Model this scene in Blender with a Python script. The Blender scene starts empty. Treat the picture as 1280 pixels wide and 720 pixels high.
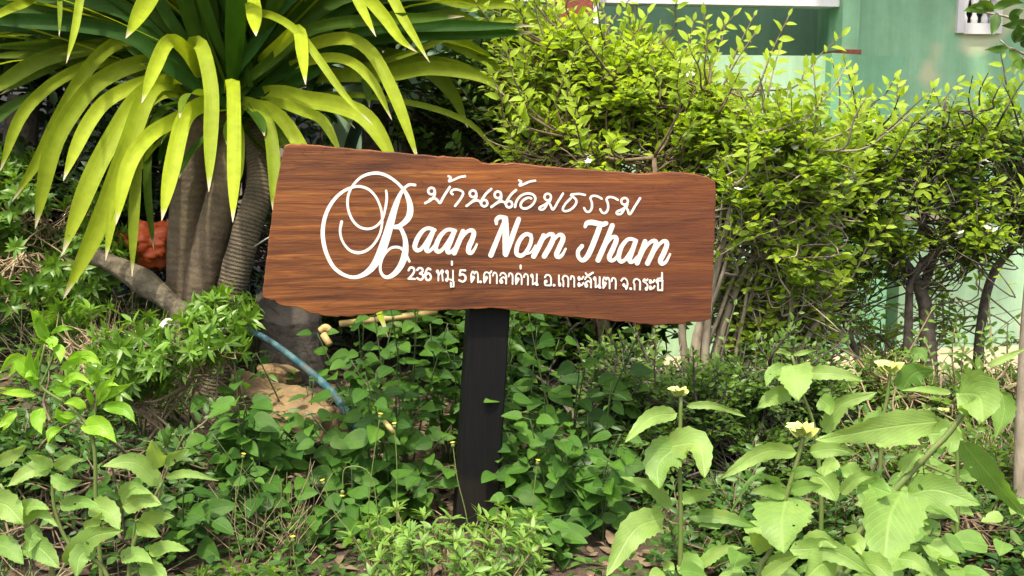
import bpy, math, random
from mathutils import Vector, Matrix, noise, Quaternion
R = math.radians
scn = bpy.context.scene
COL = scn.collection

# ---------------------------------------------------------------- camera, sky, sun, exposure
CAM_H, PITCH, HFOV = 1.05, R(8), R(48)
F = 640 / math.tan(HFOV / 2)
cam = bpy.data.cameras.new('camera'); cam_o = bpy.data.objects.new('camera', cam); COL.objects.link(cam_o)
cam.angle = HFOV; cam.clip_end = 500; cam.clip_start = 0.05
cam_o.location = (0, 0, CAM_H); cam_o.rotation_euler = (R(90) - PITCH, 0, 0)
scn.camera = cam_o
SUN_EL, SUN_AZ = R(65), R(196)                       # azimuth clockwise from +Y: behind the viewer, to the left
sun_dir = Vector((math.sin(SUN_AZ) * math.cos(SUN_EL), math.cos(SUN_AZ) * math.cos(SUN_EL), math.sin(SUN_EL)))
w = bpy.data.worlds.new('World'); scn.world = w; w.use_nodes = True
sky = w.node_tree.nodes.new('ShaderNodeTexSky'); sky.sky_type = 'NISHITA'; sky.sun_disc = False
sky.sun_elevation = SUN_EL; sky.sun_rotation = SUN_AZ; sky.dust_density = 6.0; sky.air_density = 0.8; sky.ozone_density = .6
bg = w.node_tree.nodes['Background']; bg.inputs[1].default_value = 0.15
w.node_tree.links.new(sky.outputs[0], bg.inputs[0])
sl = bpy.data.lights.new('sun', 'SUN'); sl.energy = 2.05; sl.angle = R(1.5); sl.color = (1.0, 0.93, 0.78)
so = bpy.data.objects.new('sun', sl); COL.objects.link(so)
so.rotation_euler = sun_dir.to_track_quat('Z', 'Y').to_euler()
scn.view_settings.view_transform = 'Standard'; scn.view_settings.look = 'None'
scn.view_settings.gamma = 1.0; scn.view_settings.use_curve_mapping = False
scn.view_settings.exposure = 1.36
scn.cycles.max_bounces = 8; scn.cycles.diffuse_bounces = 4; scn.cycles.transmission_bounces = 4
scn.cycles.sample_clamp_indirect = 6.0

# ---------------------------------------------------------------- helpers
CAM = Vector((0, 0, CAM_H))
FWD = Vector((0, math.cos(PITCH), -math.sin(PITCH))); UP = Vector((0, math.sin(PITCH), math.cos(PITCH)))
def ray(px, py):
    return FWD + Vector((1, 0, 0)) * ((px - 640) / F) - UP * ((py - 360) / F)
def at(px, py, Y):
    d = ray(px, py); return CAM + d * (Y / d.y)
def mpp(Y): return Y / F                              # metres per photo pixel at a distance
def hit(px, py, p0, n):
    d = ray(px, py); return CAM + d * ((p0 - CAM).dot(n) / d.dot(n))
def rnd(a, b): return random.uniform(a, b)
def rvec():
    while True:
        v = Vector((rnd(-1, 1), rnd(-1, 1), rnd(-1, 1)))
        if 0.05 < v.length < 1: return v.normalized()
def clamp(x, a=0., b=1.): return max(a, min(b, x))

def ground_z(x, y):
    m = 0.34 * math.exp(-((x + 1.5) / 1.15) ** 2) * clamp((y - 2.5) / 1.3) ** 1.5
    n = noise.noise(Vector((x * 1.7, y * 1.7, 3.1))) * 0.03 + noise.noise(Vector((x * 6, y * 6, 1.3))) * 0.012
    return m + n * clamp(6.5 - y) - 0.012
def on_ground(px, py):
    d = ray(px, py); t = 0.5
    for _ in range(4000):
        p = CAM + d * t
        if p.z <= ground_z(p.x, p.y): break
        t += 0.005
    return p
def gpt(x, y, dz=0): return Vector((x, y, ground_z(x, y) + dz))

class MB:
    def __init__(s): s.v = []; s.f = []; s.a = []; s.u = []
    def vert(s, p, a=(.5, 0, 0), uv=(0, 0)):
        s.v.append(tuple(p)); s.a.append(a); s.u.append(uv); return len(s.v) - 1
    def face(s, *i): s.f.append(i)
    def build(s, name, mat, parent=None, smooth=True):
        me = bpy.data.meshes.new(name)
        off = parent.matrix_world.translation if parent is not None else Vector((0, 0, 0))
        off = ORIGIN.get(parent.name, Vector((0, 0, 0))) if parent is not None else off
        me.from_pydata([(x - off.x, y - off.y, z - off.z) for x, y, z in s.v], [], s.f)
        ca = me.attributes.new('leafvar', 'FLOAT_COLOR', 'POINT')
        flat = []
        for a in s.a: flat += [a[0], a[1], a[2], 1.0]
        ca.data.foreach_set('color', flat)
        ul = me.uv_layers.new(name='UVMap'); li = [0] * len(me.loops); me.loops.foreach_get('vertex_index', li)
        fl = []
        for i in li: fl += s.u[i]
        ul.data.foreach_set('uv', fl)
        if smooth: me.polygons.foreach_set('use_smooth', [True] * len(me.polygons))
        me.materials.append(mat); me.update()
        o = bpy.data.objects.new(name, me); COL.objects.link(o)
        if parent is not None:
            o.parent = parent; ORIGIN[o.name] = off
        else: ORIGIN[o.name] = Vector((0, 0, 0))
        return o
    def box(s, p, ux, uy, uz, a=(.5, 0, 0)):          # corner and three edge vectors
        p = Vector(p); i = len(s.v)
        for c in ((0,0,0),(1,0,0),(1,1,0),(0,1,0),(0,0,1),(1,0,1),(1,1,1),(0,1,1)):
            q = p + ux * c[0] + uy * c[1] + uz * c[2]; s.vert(q, a, (q.x, q.z))
        for f in ((0,3,2,1),(4,5,6,7),(0,1,5,4),(1,2,6,5),(2,3,7,6),(3,0,4,7)): s.face(*[i + k for k in f])
    def tube(s, pts, radii, sides=5, a=(.5, 0, 0), cap=True):
        n = len(pts); ring = []
        prev = None; L = 0
        for k in range(n):
            t = (pts[min(k + 1, n - 1)] - pts[max(k - 1, 0)])
            if t.length < 1e-9: t = Vector((0, 0, 1))
            t.normalize()
            if prev is None: x = t.orthogonal().normalized()
            else:
                x = prev - t * prev.dot(t)
                if x.length < 1e-6: x = t.orthogonal()
                x.normalize()
            prev = x; y = t.cross(x); r = radii[k] if isinstance(radii, (list, tuple)) else radii
            if k: L += (pts[k] - pts[k - 1]).length
            ring.append([s.vert(pts[k] + (x * math.cos(6.28318 * j / sides) + y * math.sin(6.28318 * j / sides)) * r, a, (j / sides, L)) for j in range(sides)])
        for k in range(n - 1):
            for j in range(sides):
                s.face(ring[k][j], ring[k][(j + 1) % sides], ring[k + 1][(j + 1) % sides], ring[k + 1][j])
        if cap:
            s.face(*reversed(ring[0])); s.face(*ring[-1])
    def lathe(s, c, axis, prof, sides=10, a=(.5, 0, 0)):
        axis = axis.normalized()
        x = axis.orthogonal().normalized(); y = axis.cross(x); rings = []
        for r, h in prof:
            rings.append([s.vert(c + axis * h + (x * math.cos(6.28318 * j / sides) + y * math.sin(6.28318 * j / sides)) * r, a) for j in range(sides)])
        for k in range(len(rings) - 1):
            for j in range(sides):
                s.face(rings[k][j], rings[k][(j + 1) % sides], rings[k + 1][(j + 1) % sides], rings[k + 1][j])
        s.face(*reversed(rings[0])); s.face(*rings[-1])
    def small_leaf(s, p, d, n, L, W, var, fold=.18, droop=.12):
        side = d.cross(n)
        if side.length < 1e-4: side = d.orthogonal()
        side.normalize(); n = side.cross(d).normalized()
        a = (var, 0, 0)
        b = s.vert(p, a, (0, .5)); tip = s.vert(p + d * L - n * L * droop, (var, 1, 0), (1, .5))
        m1 = s.vert(p + d * L * .33 + n * L * .03, a, (.33, .5)); m2 = s.vert(p + d * L * .68 - n * L * droop * .35, a, (.68, .5))
        for sg in (-1, 1):
            e1 = s.vert(p + d * L * .30 + side * sg * W * .5 + n * (W * fold), a, (.3, .5 + .5 * sg))
            e2 = s.vert(p + d * L * .66 + side * sg * W * .42 + n * (W * fold - L * droop * .35), a, (.66, .5 + .4 * sg))
            if sg > 0: s.face(b, e1, m1); s.face(m1, e1, e2, m2); s.face(m2, e2, tip)
            else: s.face(b, m1, e1); s.face(m1, m2, e2, e1); s.face(m2, tip, e2)

def spline(pts, n):
    """Catmull-Rom through the points, n samples per span"""
    out = []
    P = [pts[0] * 2 - pts[1]] + list(pts) + [pts[-1] * 2 - pts[-2]]
    for i in range(1, len(P) - 2):
        p0, p1, p2, p3 = P[i - 1], P[i], P[i + 1], P[i + 2]
        for k in range(n):
            t = k / n
            out.append(0.5 * (2 * p1 + (p2 - p0) * t + (2 * p0 - 5 * p1 + 4 * p2 - p3) * t * t + (3 * p1 - p0 - 3 * p2 + p3) * t ** 3))
    out.append(P[-2].copy()); return out
def resample(pts, n):
    L = [0]
    for a, b in zip(pts, pts[1:]): L.append(L[-1] + (b - a).length)
    out = []; j = 0
    for k in range(n):
        t = L[-1] * k / (n - 1)
        while j < len(L) - 2 and L[j + 1] < t: j += 1
        u = (t - L[j]) / max(L[j + 1] - L[j], 1e-9); out.append(pts[j].lerp(pts[j + 1], clamp(u)))
    return out

ORIGIN = {}
def tag(o, label=None, cat=None, group=None, kind=None):
    if label: o['label'] = label
    if cat: o['category'] = cat
    if group: o['group'] = group
    if kind: o['kind'] = kind
    return o
def thing(name, label, cat, loc, group=None):
    o = bpy.data.objects.new(name, None); COL.objects.link(o); o.location = loc; o.empty_display_size = .1
    ORIGIN[o.name] = Vector(loc)
    return tag(o, label, cat, group)

# ---------------------------------------------------------------- materials
def newmat(name):
    m = bpy.data.materials.new(name); m.use_nodes = True; nt = m.node_tree
    return m, nt, nt.nodes['Principled BSDF'], nt.nodes['Material Output']
def N(nt, typ, **kw):
    n = nt.nodes.new(typ)
    for k, v in kw.items(): setattr(n, k, v)
    return n
def mixc(nt, fac, a, b, blend='MIX'):
    m = N(nt, 'ShaderNodeMix', data_type='RGBA', blend_type=blend)
    for sock, val in ((m.inputs[0], fac), (m.inputs[6], a), (m.inputs[7], b)):
        if isinstance(val, bpy.types.NodeSocket): nt.links.new(val, sock)
        elif isinstance(val, (int, float)): sock.default_value = val
        else: sock.default_value = (*val, 1)
    return m.outputs[2]
def ramp(nt, src, stops):
    r = N(nt, 'ShaderNodeValToRGB'); e = r.color_ramp.elements
    while len(e) > 1: e.remove(e[-1])
    e[0].position = stops[0][0]; e[0].color = (*stops[0][1], 1) if len(stops[0][1]) == 3 else stops[0][1]
    for p, c in stops[1:]:
        x = e.new(p); x.color = (*c, 1)
    nt.links.new(src, r.inputs[0]); return r.outputs[0]
def noise_tex(nt, scale, detail=4, rough=.55, vec=None, dist=0):
    t = N(nt, 'ShaderNodeTexNoise'); t.inputs['Scale'].default_value = scale; t.inputs['Detail'].default_value = detail
    t.inputs['Roughness'].default_value = rough; t.inputs['Distortion'].default_value = dist
    if vec is not None: nt.links.new(vec, t.inputs['Vector'])
    return t.outputs[0]
def objco(nt, scale=(1, 1, 1), out='Object'):
    c = N(nt, 'ShaderNodeTexCoord'); m = N(nt, 'ShaderNodeMapping'); m.inputs['Scale'].default_value = scale
    nt.links.new(c.outputs[out], m.inputs['Vector']); return m.outputs[0]
def bump(nt, bsdf, h, strength=.3, dist=.01):
    b = N(nt, 'ShaderNodeBump'); b.inputs['Strength'].default_value = strength; b.inputs['Distance'].default_value = dist
    nt.links.new(h, b.inputs['Height']); nt.links.new(b.outputs[0], bsdf.inputs['Normal'])

def leaf_mat(name, c1, c2, tip=None, tip_from=.8, trans=.35, rough=.42, veins=0, stripes=0, tint=(1.5, 1.45, .5), spec=.4, holes=False):
    m, nt, b, out = newmat(name)
    at_ = N(nt, 'ShaderNodeAttribute', attribute_name='leafvar'); sp = N(nt, 'ShaderNodeSeparateColor'); nt.links.new(at_.outputs['Color'], sp.inputs[0])
    col = mixc(nt, sp.outputs[0], c1, c2)
    nz = noise_tex(nt, 26, 3, .6, objco(nt))
    col = mixc(nt, .35, col, ramp(nt, nz, [(.3, (.55, .55, .5)), (.7, (1.3, 1.3, 1.2))]), 'MULTIPLY')
    uv = N(nt, 'ShaderNodeTexCoord').outputs['UV']
    if veins or stripes:
        sx = N(nt, 'ShaderNodeSeparateXYZ'); nt.links.new(uv, sx.inputs[0])
        def mth(op, a, bb=None):
            q = N(nt, 'ShaderNodeMath', operation=op)
            for i, v in enumerate((a, bb)):
                if v is None: continue
                if isinstance(v, (int, float)): q.inputs[i].default_value = v
                else: nt.links.new(v, q.inputs[i])
            return q.outputs[0]
        av = mth('ABSOLUTE', mth('SUBTRACT', sx.outputs[1], .5))
        if veins:                                     # side veins slanting to the tip, and the midrib
            ph = mth('SUBTRACT', mth('MULTIPLY', sx.outputs[0], 11.), mth('MULTIPLY', av, 9.))
            fr = mth('ABSOLUTE', mth('SUBTRACT', mth('FRACT', ph), .5))
            vein = mth('MAXIMUM', mth('SUBTRACT', 1., mth('MULTIPLY', fr, 9.)), mth('SUBTRACT', 1., mth('MULTIPLY', av, 26.)))
            vein = mth('MAXIMUM', vein, 0.)
            col = mixc(nt, mth('MULTIPLY', vein, veins), col, tuple(min(1, x * 1.5 + .02) for x in c2))
            nz2 = noise_tex(nt, 90, 2, .5, objco(nt))
            bump(nt, b, mth('SUBTRACT', mth('MULTIPLY', nz2, .5), mth('MULTIPLY', vein, .6)), .35, .004)
        else:
            st = noise_tex(nt, 1.0, 4, .6, None); tx = st.node
            mp = N(nt, 'ShaderNodeMapping'); mp.inputs['Scale'].default_value = (1.2, 16, 1); nt.links.new(uv, mp.inputs['Vector']); nt.links.new(mp.outputs[0], tx.inputs['Vector'])
            tx.inputs['Scale'].default_value = 2.2
            col = mixc(nt, stripes, col, ramp(nt, st, [(.3, (.55, .6, .5)), (.7, (1.25, 1.2, 1.1))]), 'MULTIPLY')
            bump(nt, b, st, .25, .004)
    if tip is not None:
        stops = [(0, (0, 0, 0)), (tip_from, (0, 0, 0)), (min(.995, tip_from + .04), (1, 1, 1))]
        col = mixc(nt, ramp(nt, sp.outputs[1], stops), col, tip)
    if veins:                                         # yellowing blotches
        col = mixc(nt, ramp(nt, noise_tex(nt, 8, 4, .6, objco(nt)), [(.58, (0, 0, 0)), (.75, (.6, .6, .6))]), col, tuple(x * f for x, f in zip(c2, (1.5, 1.12, .7))))
    # brown specks and nibbled spots
    spk = ramp(nt, noise_tex(nt, 75, 2, .5, objco(nt)), [(.74, (0, 0, 0)), (.79, (1, 1, 1))])
    col = mixc(nt, spk, col, (.10, .07, .02))
    nt.links.new(col, b.inputs['Base Color']); b.inputs['Roughness'].default_value = rough
    b.inputs['Specular IOR Level'].default_value = spec
    tr = N(nt, 'ShaderNodeBsdfTranslucent'); nt.links.new(mixc(nt, 1, col, tint, 'MULTIPLY'), tr.inputs[0])
    mx = N(nt, 'ShaderNodeMixShader'); mx.inputs[0].default_value = trans
    nt.links.new(b.outputs[0], mx.inputs[1]); nt.links.new(tr.outputs[0], mx.inputs[2])
    if holes:                                         # nibbled by insects
        hm = ramp(nt, noise_tex(nt, 42, 1, .4, objco(nt)), [(.775, (0, 0, 0)), (.78, (1, 1, 1))])
        tp = N(nt, 'ShaderNodeBsdfTransparent'); m2 = N(nt, 'ShaderNodeMixShader'); nt.links.new(hm, m2.inputs[0])
        nt.links.new(mx.outputs[0], m2.inputs[1]); nt.links.new(tp.outputs[0], m2.inputs[2]); mx = m2
        yl = None
    nt.links.new(mx.outputs[0], out.inputs[0])
    return m
def plain(name, c, rough=.6, c2=None, scale=20, bmp=0, spec=.4, vscale=(1, 1, 1), detail=5, lo=.35, hi=.65, bd=.01):
    m, nt, b, out = newmat(name)
    nz = noise_tex(nt, scale, detail, .6, objco(nt, vscale))
    nt.links.new(ramp(nt, nz, [(lo, c), (hi, c2 or tuple(x * .7 for x in c))]), b.inputs['Base Color'])
    b.inputs['Roughness'].default_value = rough; b.inputs['Specular IOR Level'].default_value = spec
    if bmp: bump(nt, b, nz, bmp, bd)
    return m

M = {}
M['strap'] = leaf_mat('strap_leaf', (.026, .082, .010), (.37, .46, .028), tip=(.58, .50, .34), tip_from=.94, trans=.36, rough=.5, spec=.12, stripes=.45)
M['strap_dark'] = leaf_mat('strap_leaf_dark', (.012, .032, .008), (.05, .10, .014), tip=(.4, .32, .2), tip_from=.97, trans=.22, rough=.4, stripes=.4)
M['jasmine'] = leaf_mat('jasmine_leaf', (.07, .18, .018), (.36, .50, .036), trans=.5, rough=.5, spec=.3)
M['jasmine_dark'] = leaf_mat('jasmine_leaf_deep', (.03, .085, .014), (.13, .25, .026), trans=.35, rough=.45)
M['ixora'] = leaf_mat('ixora_leaf', (.03, .10, .015), (.15, .29, .03), trans=.35, rough=.35)
M['broad'] = leaf_mat('broad_leaf', (.13, .27, .05), (.28, .42, .105), trans=.42, rough=.5, veins=.26, holes=True)
M['slender'] = leaf_mat('slender_leaf', (.11, .30, .020), (.29, .52, .035), trans=.4, rough=.42, veins=.3)
M['heart'] = leaf_mat('heart_leaf', (.022, .075, .012), (.095, .22, .026), trans=.38, rough=.5, veins=.22, spec=.25)  # greens darkened in place of the shade under the board
M['herb'] = leaf_mat('herb_leaf', (.07, .18, .030), (.20, .34, .06), trans=.35, rough=.45)
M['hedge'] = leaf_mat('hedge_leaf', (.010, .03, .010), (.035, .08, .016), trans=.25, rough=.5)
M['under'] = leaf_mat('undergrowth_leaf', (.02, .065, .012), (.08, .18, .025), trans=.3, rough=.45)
M['stem_green'] = plain('stem_green', (.10, .17, .03), .5, (.14, .16, .05), 40)
M['stem_dark'] = plain('stem_dark', (.035, .075, .015), .5, (.06, .09, .025), 40)
M['stem_brown'] = plain('stem_brown', (.11, .075, .04), .8, (.20, .15, .09), 60, .4)
M['twig_tan'] = plain('twig_tan', (.22, .16, .085), .8, (.34, .27, .16), 50, .3)
M['bark_dark'] = plain('bark_dark', (.045, .035, .025), .85, (.12, .10, .075), 30, .6)
M['log'] = plain('mossy_log', (.06, .05, .03), .9, (.15, .125, .08), 30, .8, vscale=(1, 1, 1), bd=.02)
M['bark_grey'] = plain('bark_grey', (.20, .165, .11), .85, (.34, .29, .21), 26, .6, vscale=(1, 1, .4))
def post_mat():
    m, nt, b, out = newmat('black_paint')
    gr = noise_tex(nt, 9, 8, .7, objco(nt, (9, 9, .8))); bl = noise_tex(nt, 7, 6, .7, objco(nt))
    c = ramp(nt, gr, [(.35, (.003, .003, .003)), (.7, (.006, .006, .006))])
    c = mixc(nt, ramp(nt, noise_tex(nt, 30, 6, .7, objco(nt, (1, 1, .5))), [(.70, (0, 0, 0)), (.75, (1, 1, 1))]), c, (.010, .010, .009))
    sx = N(nt, 'ShaderNodeSeparateXYZ'); nt.links.new(objco(nt), sx.inputs[0])
    ad = N(nt, 'ShaderNodeMath', operation='ADD'); nt.links.new(sx.outputs[2], ad.inputs[0]); q = N(nt, 'ShaderNodeMath', operation='MULTIPLY'); nt.links.new(bl, q.inputs[0]); q.inputs[1].default_value = -.25; nt.links.new(q.outputs[0], ad.inputs[1])
    c = mixc(nt, ramp(nt, ad.outputs[0], [(.0, (.6, .6, .6)), (.03, (0, 0, 0))]), c, (.016, .013, .010))      # soil splashed up the foot
    nt.links.new(c, b.inputs['Base Color']); b.inputs['Roughness'].default_value = .6; b.inputs['Specular IOR Level'].default_value = .2
    bump(nt, b, gr, .5, .004); return m
M['black_post'] = post_mat()
M['white_paint'] = plain('white_paint', (.74, .72, .65), .6, (.62, .59, .50), 45, .25)
M['trim_white'] = plain('trim_white', (.74, .73, .70), .6, (.62, .61, .58), 8)
M['brick_red'] = plain('brick_red', (.26, .075, .04), .8, (.17, .05, .03), 40, .4)
M['dark_inside'] = plain('dark_inside', (.05, .06, .05), .7)
M['roof'] = plain('roof_sheet', (.20, .19, .18), .6, (.26, .24, .22), 6)
M['petal'] = plain('petal', (.80, .80, .74), .5, (.74, .76, .66), 80)
M['yellow'] = plain('flower_yellow', (.62, .46, .03), .6, (.70, .58, .08), 90)
M['bract'] = plain('pale_bract', (.46, .54, .22), .5, (.36, .46, .14), 60)
M['bud'] = plain('bud_green', (.34, .42, .09), .5, (.44, .48, .12), 60)
M['rock'] = plain('sandstone', (.25, .17, .075), .9, (.13, .09, .045), 14, .7, bd=.03)
M['rock_dark'] = plain('weathered_stone', (.085, .075, .06), .9, (.05, .042, .034), 12, .7, bd=.03)
M['litter'] = plain('dead_leaf', (.085, .055, .032), .85, (.18, .13, .075), 22)
M['bamboo'] = plain('dry_bamboo', (.44, .33, .12), .55, (.34, .25, .10), 14)
M['orange'] = plain('orange_plastic', (.62, .12, .03), .4, (.45, .075, .02), 10, .3)
M['string'] = plain('white_string', (.75, .75, .72), .5)
M['dry'] = plain('dry_straw', (.26, .20, .11), .8, (.36, .29, .17), 30)

def pipe_mat():
    m, nt, b, out = newmat('blue_pipe')
    sc = ramp(nt, noise_tex(nt, 30, 5, .7, objco(nt)), [(.45, (0, 0, 0)), (.62, (1, 1, 1))])
    c = mixc(nt, sc, (.012, .065, .085), (.065, .135, .145))
    dirt = ramp(nt, noise_tex(nt, 12, 4, .6, objco(nt)), [(.52, (0, 0, 0)), (.66, (1, 1, 1))])
    nt.links.new(mixc(nt, dirt, c, (.07, .08, .07)), b.inputs['Base Color']); b.inputs['Roughness'].default_value = .6
    return m
M['pipe'] = pipe_mat()
def ring_bark(name, c1, c2, freq, con, bm):
    m, nt, b, out = newmat(name)
    wv = N(nt, 'ShaderNodeTexWave', wave_type='BANDS', bands_direction='Y'); nt.links.new(objco(nt, (1, 1, 1), 'UV'), wv.inputs['Vector'])
    wv.inputs['Scale'].default_value = freq; wv.inputs['Distortion'].default_value = 3.5; wv.inputs['Detail'].default_value = 3; wv.inputs['Detail Scale'].default_value = 3
    nz = noise_tex(nt, 14, 5, .65, objco(nt))
    c = mixc(nt, ramp(nt, nz, [(.3, (.0, .0, .0)), (.72, (1, 1, 1))]), c1, c2)
    c = mixc(nt, con, c, ramp(nt, wv.outputs[1], [(.1, (.4, .38, .35)), (.6, (1.2, 1.18, 1.1))]), 'MULTIPLY')
    nt.links.new(c, b.inputs['Base Color']); b.inputs['Roughness'].default_value = .85
    bump(nt, b, mixc(nt, bm, nz, wv.outputs[0]), .7, .012)
    return m
M['trunk_main'] = ring_bark('palm_bark', (.055, .040, .023), (.15, .11, .062), 14, .10, .1)
M['trunk_ring'] = ring_bark('ringed_bark', (.05, .040, .025), (.15, .115, .068), 26, .38, .5)

def wood_mat():
    m, nt, b, out = newmat('varnished_wood')
    g = noise_tex(nt, 2.6, 10, .68, objco(nt, (1.0, 24, 1), 'UV'), .9)
    fine = noise_tex(nt, 6, 8, .75, objco(nt, (2.2, 75, 1), 'UV'), .5)
    big = noise_tex(nt, 1.6, 6, .62, objco(nt, (1.2, 4.5, 1), 'UV'), 1.0)
    c = ramp(nt, g, [(.30, (.068, .0205, .0055)), (.44, (.128, .040, .0095)), (.55, (.195, .066, .014)), (.70, (.33, .130, .028))])
    c = mixc(nt, .7, c, ramp(nt, fine, [(.30, (.38, .34, .30)), (.5, (1, 1, 1)), (.72, (1.5, 1.45, 1.4))]), 'MULTIPLY')
    c = mixc(nt, .95, c, ramp(nt, big, [(.32, (.34, .29, .27)), (.5, (.92, .92, .92)), (.66, (1.3, 1.28, 1.2))]), 'MULTIPLY')
    # growth lines: thin dark contours of a stretched noise
    gl = noise_tex(nt, 1.3, 3, .5, objco(nt, (.9, 9, 1), 'UV'), .6)
    mm = N(nt, 'ShaderNodeMath', operation='MULTIPLY'); nt.links.new(gl, mm.inputs[0]); mm.inputs[1].default_value = 16
    fr = N(nt, 'ShaderNodeMath', operation='FRACT'); nt.links.new(mm.outputs[0], fr.inputs[0])
    ln = ramp(nt, fr.outputs[0], [(.0, (.45, .40, .36)), (.10, (1, 1, 1)), (.9, (1, 1, 1)), (1, (.6, .55, .5))])
    c = mixc(nt, .6, c, ln, 'MULTIPLY')
    # knots and scorched streaks
    vo = N(nt, 'ShaderNodeTexVoronoi'); vo.inputs['Scale'].default_value = 2.6; nt.links.new(objco(nt, (1, 2.6, 1), 'UV'), vo.inputs['Vector'])
    c = mixc(nt, ramp(nt, vo.outputs['Distance'], [(.0, (.8, .8, .8)), (.07, (.5, .5, .5)), (.12, (0, 0, 0))]), c, (.04, .014, .007))
    st = ramp(nt, noise_tex(nt, 1.9, 5, .6, objco(nt, (1.7, 9, 1), 'UV'), .5), [(.60, (0, 0, 0)), (.74, (.7, .7, .7))])
    c = mixc(nt, st, c, (.045, .016, .008))
    sx = N(nt, 'ShaderNodeSeparateXYZ'); nt.links.new(objco(nt, (1, 1, 1), 'UV'), sx.inputs[0])
    c = mixc(nt, ramp(nt, sx.outputs[0], [(.45, (0, 0, 0)), (1.05, (.5, .5, .5))]), c, (.10, .028, .013))
    nt.links.new(c, b.inputs['Base Color']); b.inputs['Specular IOR Level'].default_value = .4
    nt.links.new(ramp(nt, big, [(.3, (.55, .55, .55)), (.7, (.34, .34, .34))]), b.inputs['Roughness'])
    bump(nt, b, mixc(nt, .5, g, fine), .4, .006)
    return m
M['wood'] = wood_mat()
def soil_mat():
    m, nt, b, out = newmat('garden_soil')
    n1 = noise_tex(nt, 5, 8, .65, objco(nt)); n2 = noise_tex(nt, 45, 6, .7, objco(nt))
    c = ramp(nt, n1, [(.3, (.035, .024, .015)), (.55, (.075, .052, .032)), (.75, (.13, .095, .06))])
    c = mixc(nt, .6, c, ramp(nt, n2, [(.3, (.45, .45, .45)), (.7, (1.5, 1.4, 1.3))]), 'MULTIPLY')
    nt.links.new(c, b.inputs['Base Color']); b.inputs['Roughness'].default_value = .95
    bump(nt, b, n2, .8, .02); return m
M['soil'] = soil_mat()
def wall_mat(name, c, c2, patches=.0):
    m, nt, b, out = newmat(name)
    nz = noise_tex(nt, 2.2, 6, .6, objco(nt)); fine = noise_tex(nt, 60, 4, .6, objco(nt))
    col = ramp(nt, nz, [(.3, c), (.7, c2)])
    run = noise_tex(nt, 3, 5, .6, objco(nt, (5, 5, .5)))
    col = mixc(nt, .55, col, ramp(nt, run, [(.3, (.68, .70, .62)), (.65, (1.1, 1.1, 1.1))]), 'MULTIPLY')
    col = mixc(nt, .5, col, ramp(nt, noise_tex(nt, 6, 8, .7, objco(nt)), [(.35, (.75, .76, .70)), (.6, (1.05, 1.05, 1.05))]), 'MULTIPLY')
    if patches:
        pm = ramp(nt, noise_tex(nt, 1.7, 3, .5, objco(nt)), [(patches, (0, 0, 0)), (patches + .05, (1, 1, 1))])
        pm = mixc(nt, .75, (0, 0, 0), pm)
        col = mixc(nt, pm, col, (.55, .55, .33))
    nt.links.new(col, b.inputs['Base Color']); b.inputs['Roughness'].default_value = .75
    bump(nt, b, fine, .12, .006); return m
M['wall'] = wall_mat('green_render', (.23, .45, .26), (.27, .50, .295), .60)
M['wall_deep'] = wall_mat('deep_green_render', (.24, .44, .27), (.28, .48, .30))
M['wall_shade'] = wall_mat('shaded_green_render', (.155, .36, .205), (.185, .40, .235))  # buttress green, darkened to carry the shade it stands in
M['wall_mint'] = wall_mat('mint_render', (.30, .50, .30), (.38, .56, .36), .64)
M['paving'] = plain('cream_paving', (.34, .28, .17), .85, (.44, .38, .26), 7, .2)

# ---------------------------------------------------------------- ground
def make_ground():
    mb = MB(); xs = []; ys = []
    x = -40.
    def axis(lo, hi, f0, f1, fine, coarse):
        out = []; v = lo
        while v < hi:
            out.append(v); v += fine if f0 <= v < f1 else coarse
        return out + [hi]
    xs = axis(-40, 40, -3, 3, .06, 1.5); ys = axis(-12, 60, 1.2, 6, .06, 1.5)
    idx = [[mb.vert((x, y, ground_z(x, y)), uv=(x, y)) for x in xs] for y in ys]
    for j in range(len(ys) - 1):
        for i in range(len(xs) - 1): mb.face(idx[j][i], idx[j][i + 1], idx[j + 1][i + 1], idx[j + 1][i])
    tag(mb.build('ground', M['soil']), kind='structure')
make_ground()

# ---------------------------------------------------------------- house
HA = R(9)
HO = at(1062, 158, 5.35); HO.z = 0
HU = Vector((math.cos(HA), math.sin(HA), 0)); HN = Vector((math.sin(HA), -math.cos(HA), 0)); HZ = Vector((0, 0, 1))
def hloc(px, py, off=0):
    p = hit(px, py, HO + HN * off, HN); d = p - HO; return d.dot(HU), p.z
def hpos(u, z, off): return HO + HU * u + HN * off + HZ * z
def hbox(mb, u0, u1, z0, z1, o0, o1): mb.box(hpos(u0, z0, o0), HU * (u1 - u0), HN * (o1 - o0), HZ * (z1 - z0))
def part(name, mat, parent, *boxes):
    mb = MB()
    for b in boxes: hbox(mb, *b)
    return mb.build(name, mat, parent, smooth=False)
house = thing('house', 'green rendered house with white trim behind the flowering shrubs', 'house', HO)
TOP = 3.3; EAVE = 1.41
ucl, uc = hloc(1052, 60, .15)[0], hloc(1073, 60, .15)[0]
zcb = hloc(1060, 62, .15)[1]
zbal = hloc(940, 69, .30)[1]
ubal = hloc(1039, 80, .30)[0]
uL = -2.35; uR = 3.4
uwl, zw0 = hloc(1197, 41, .02); uwr, _ = hloc(1251, 41, .02); zw1 = zw0 + .52
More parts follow.
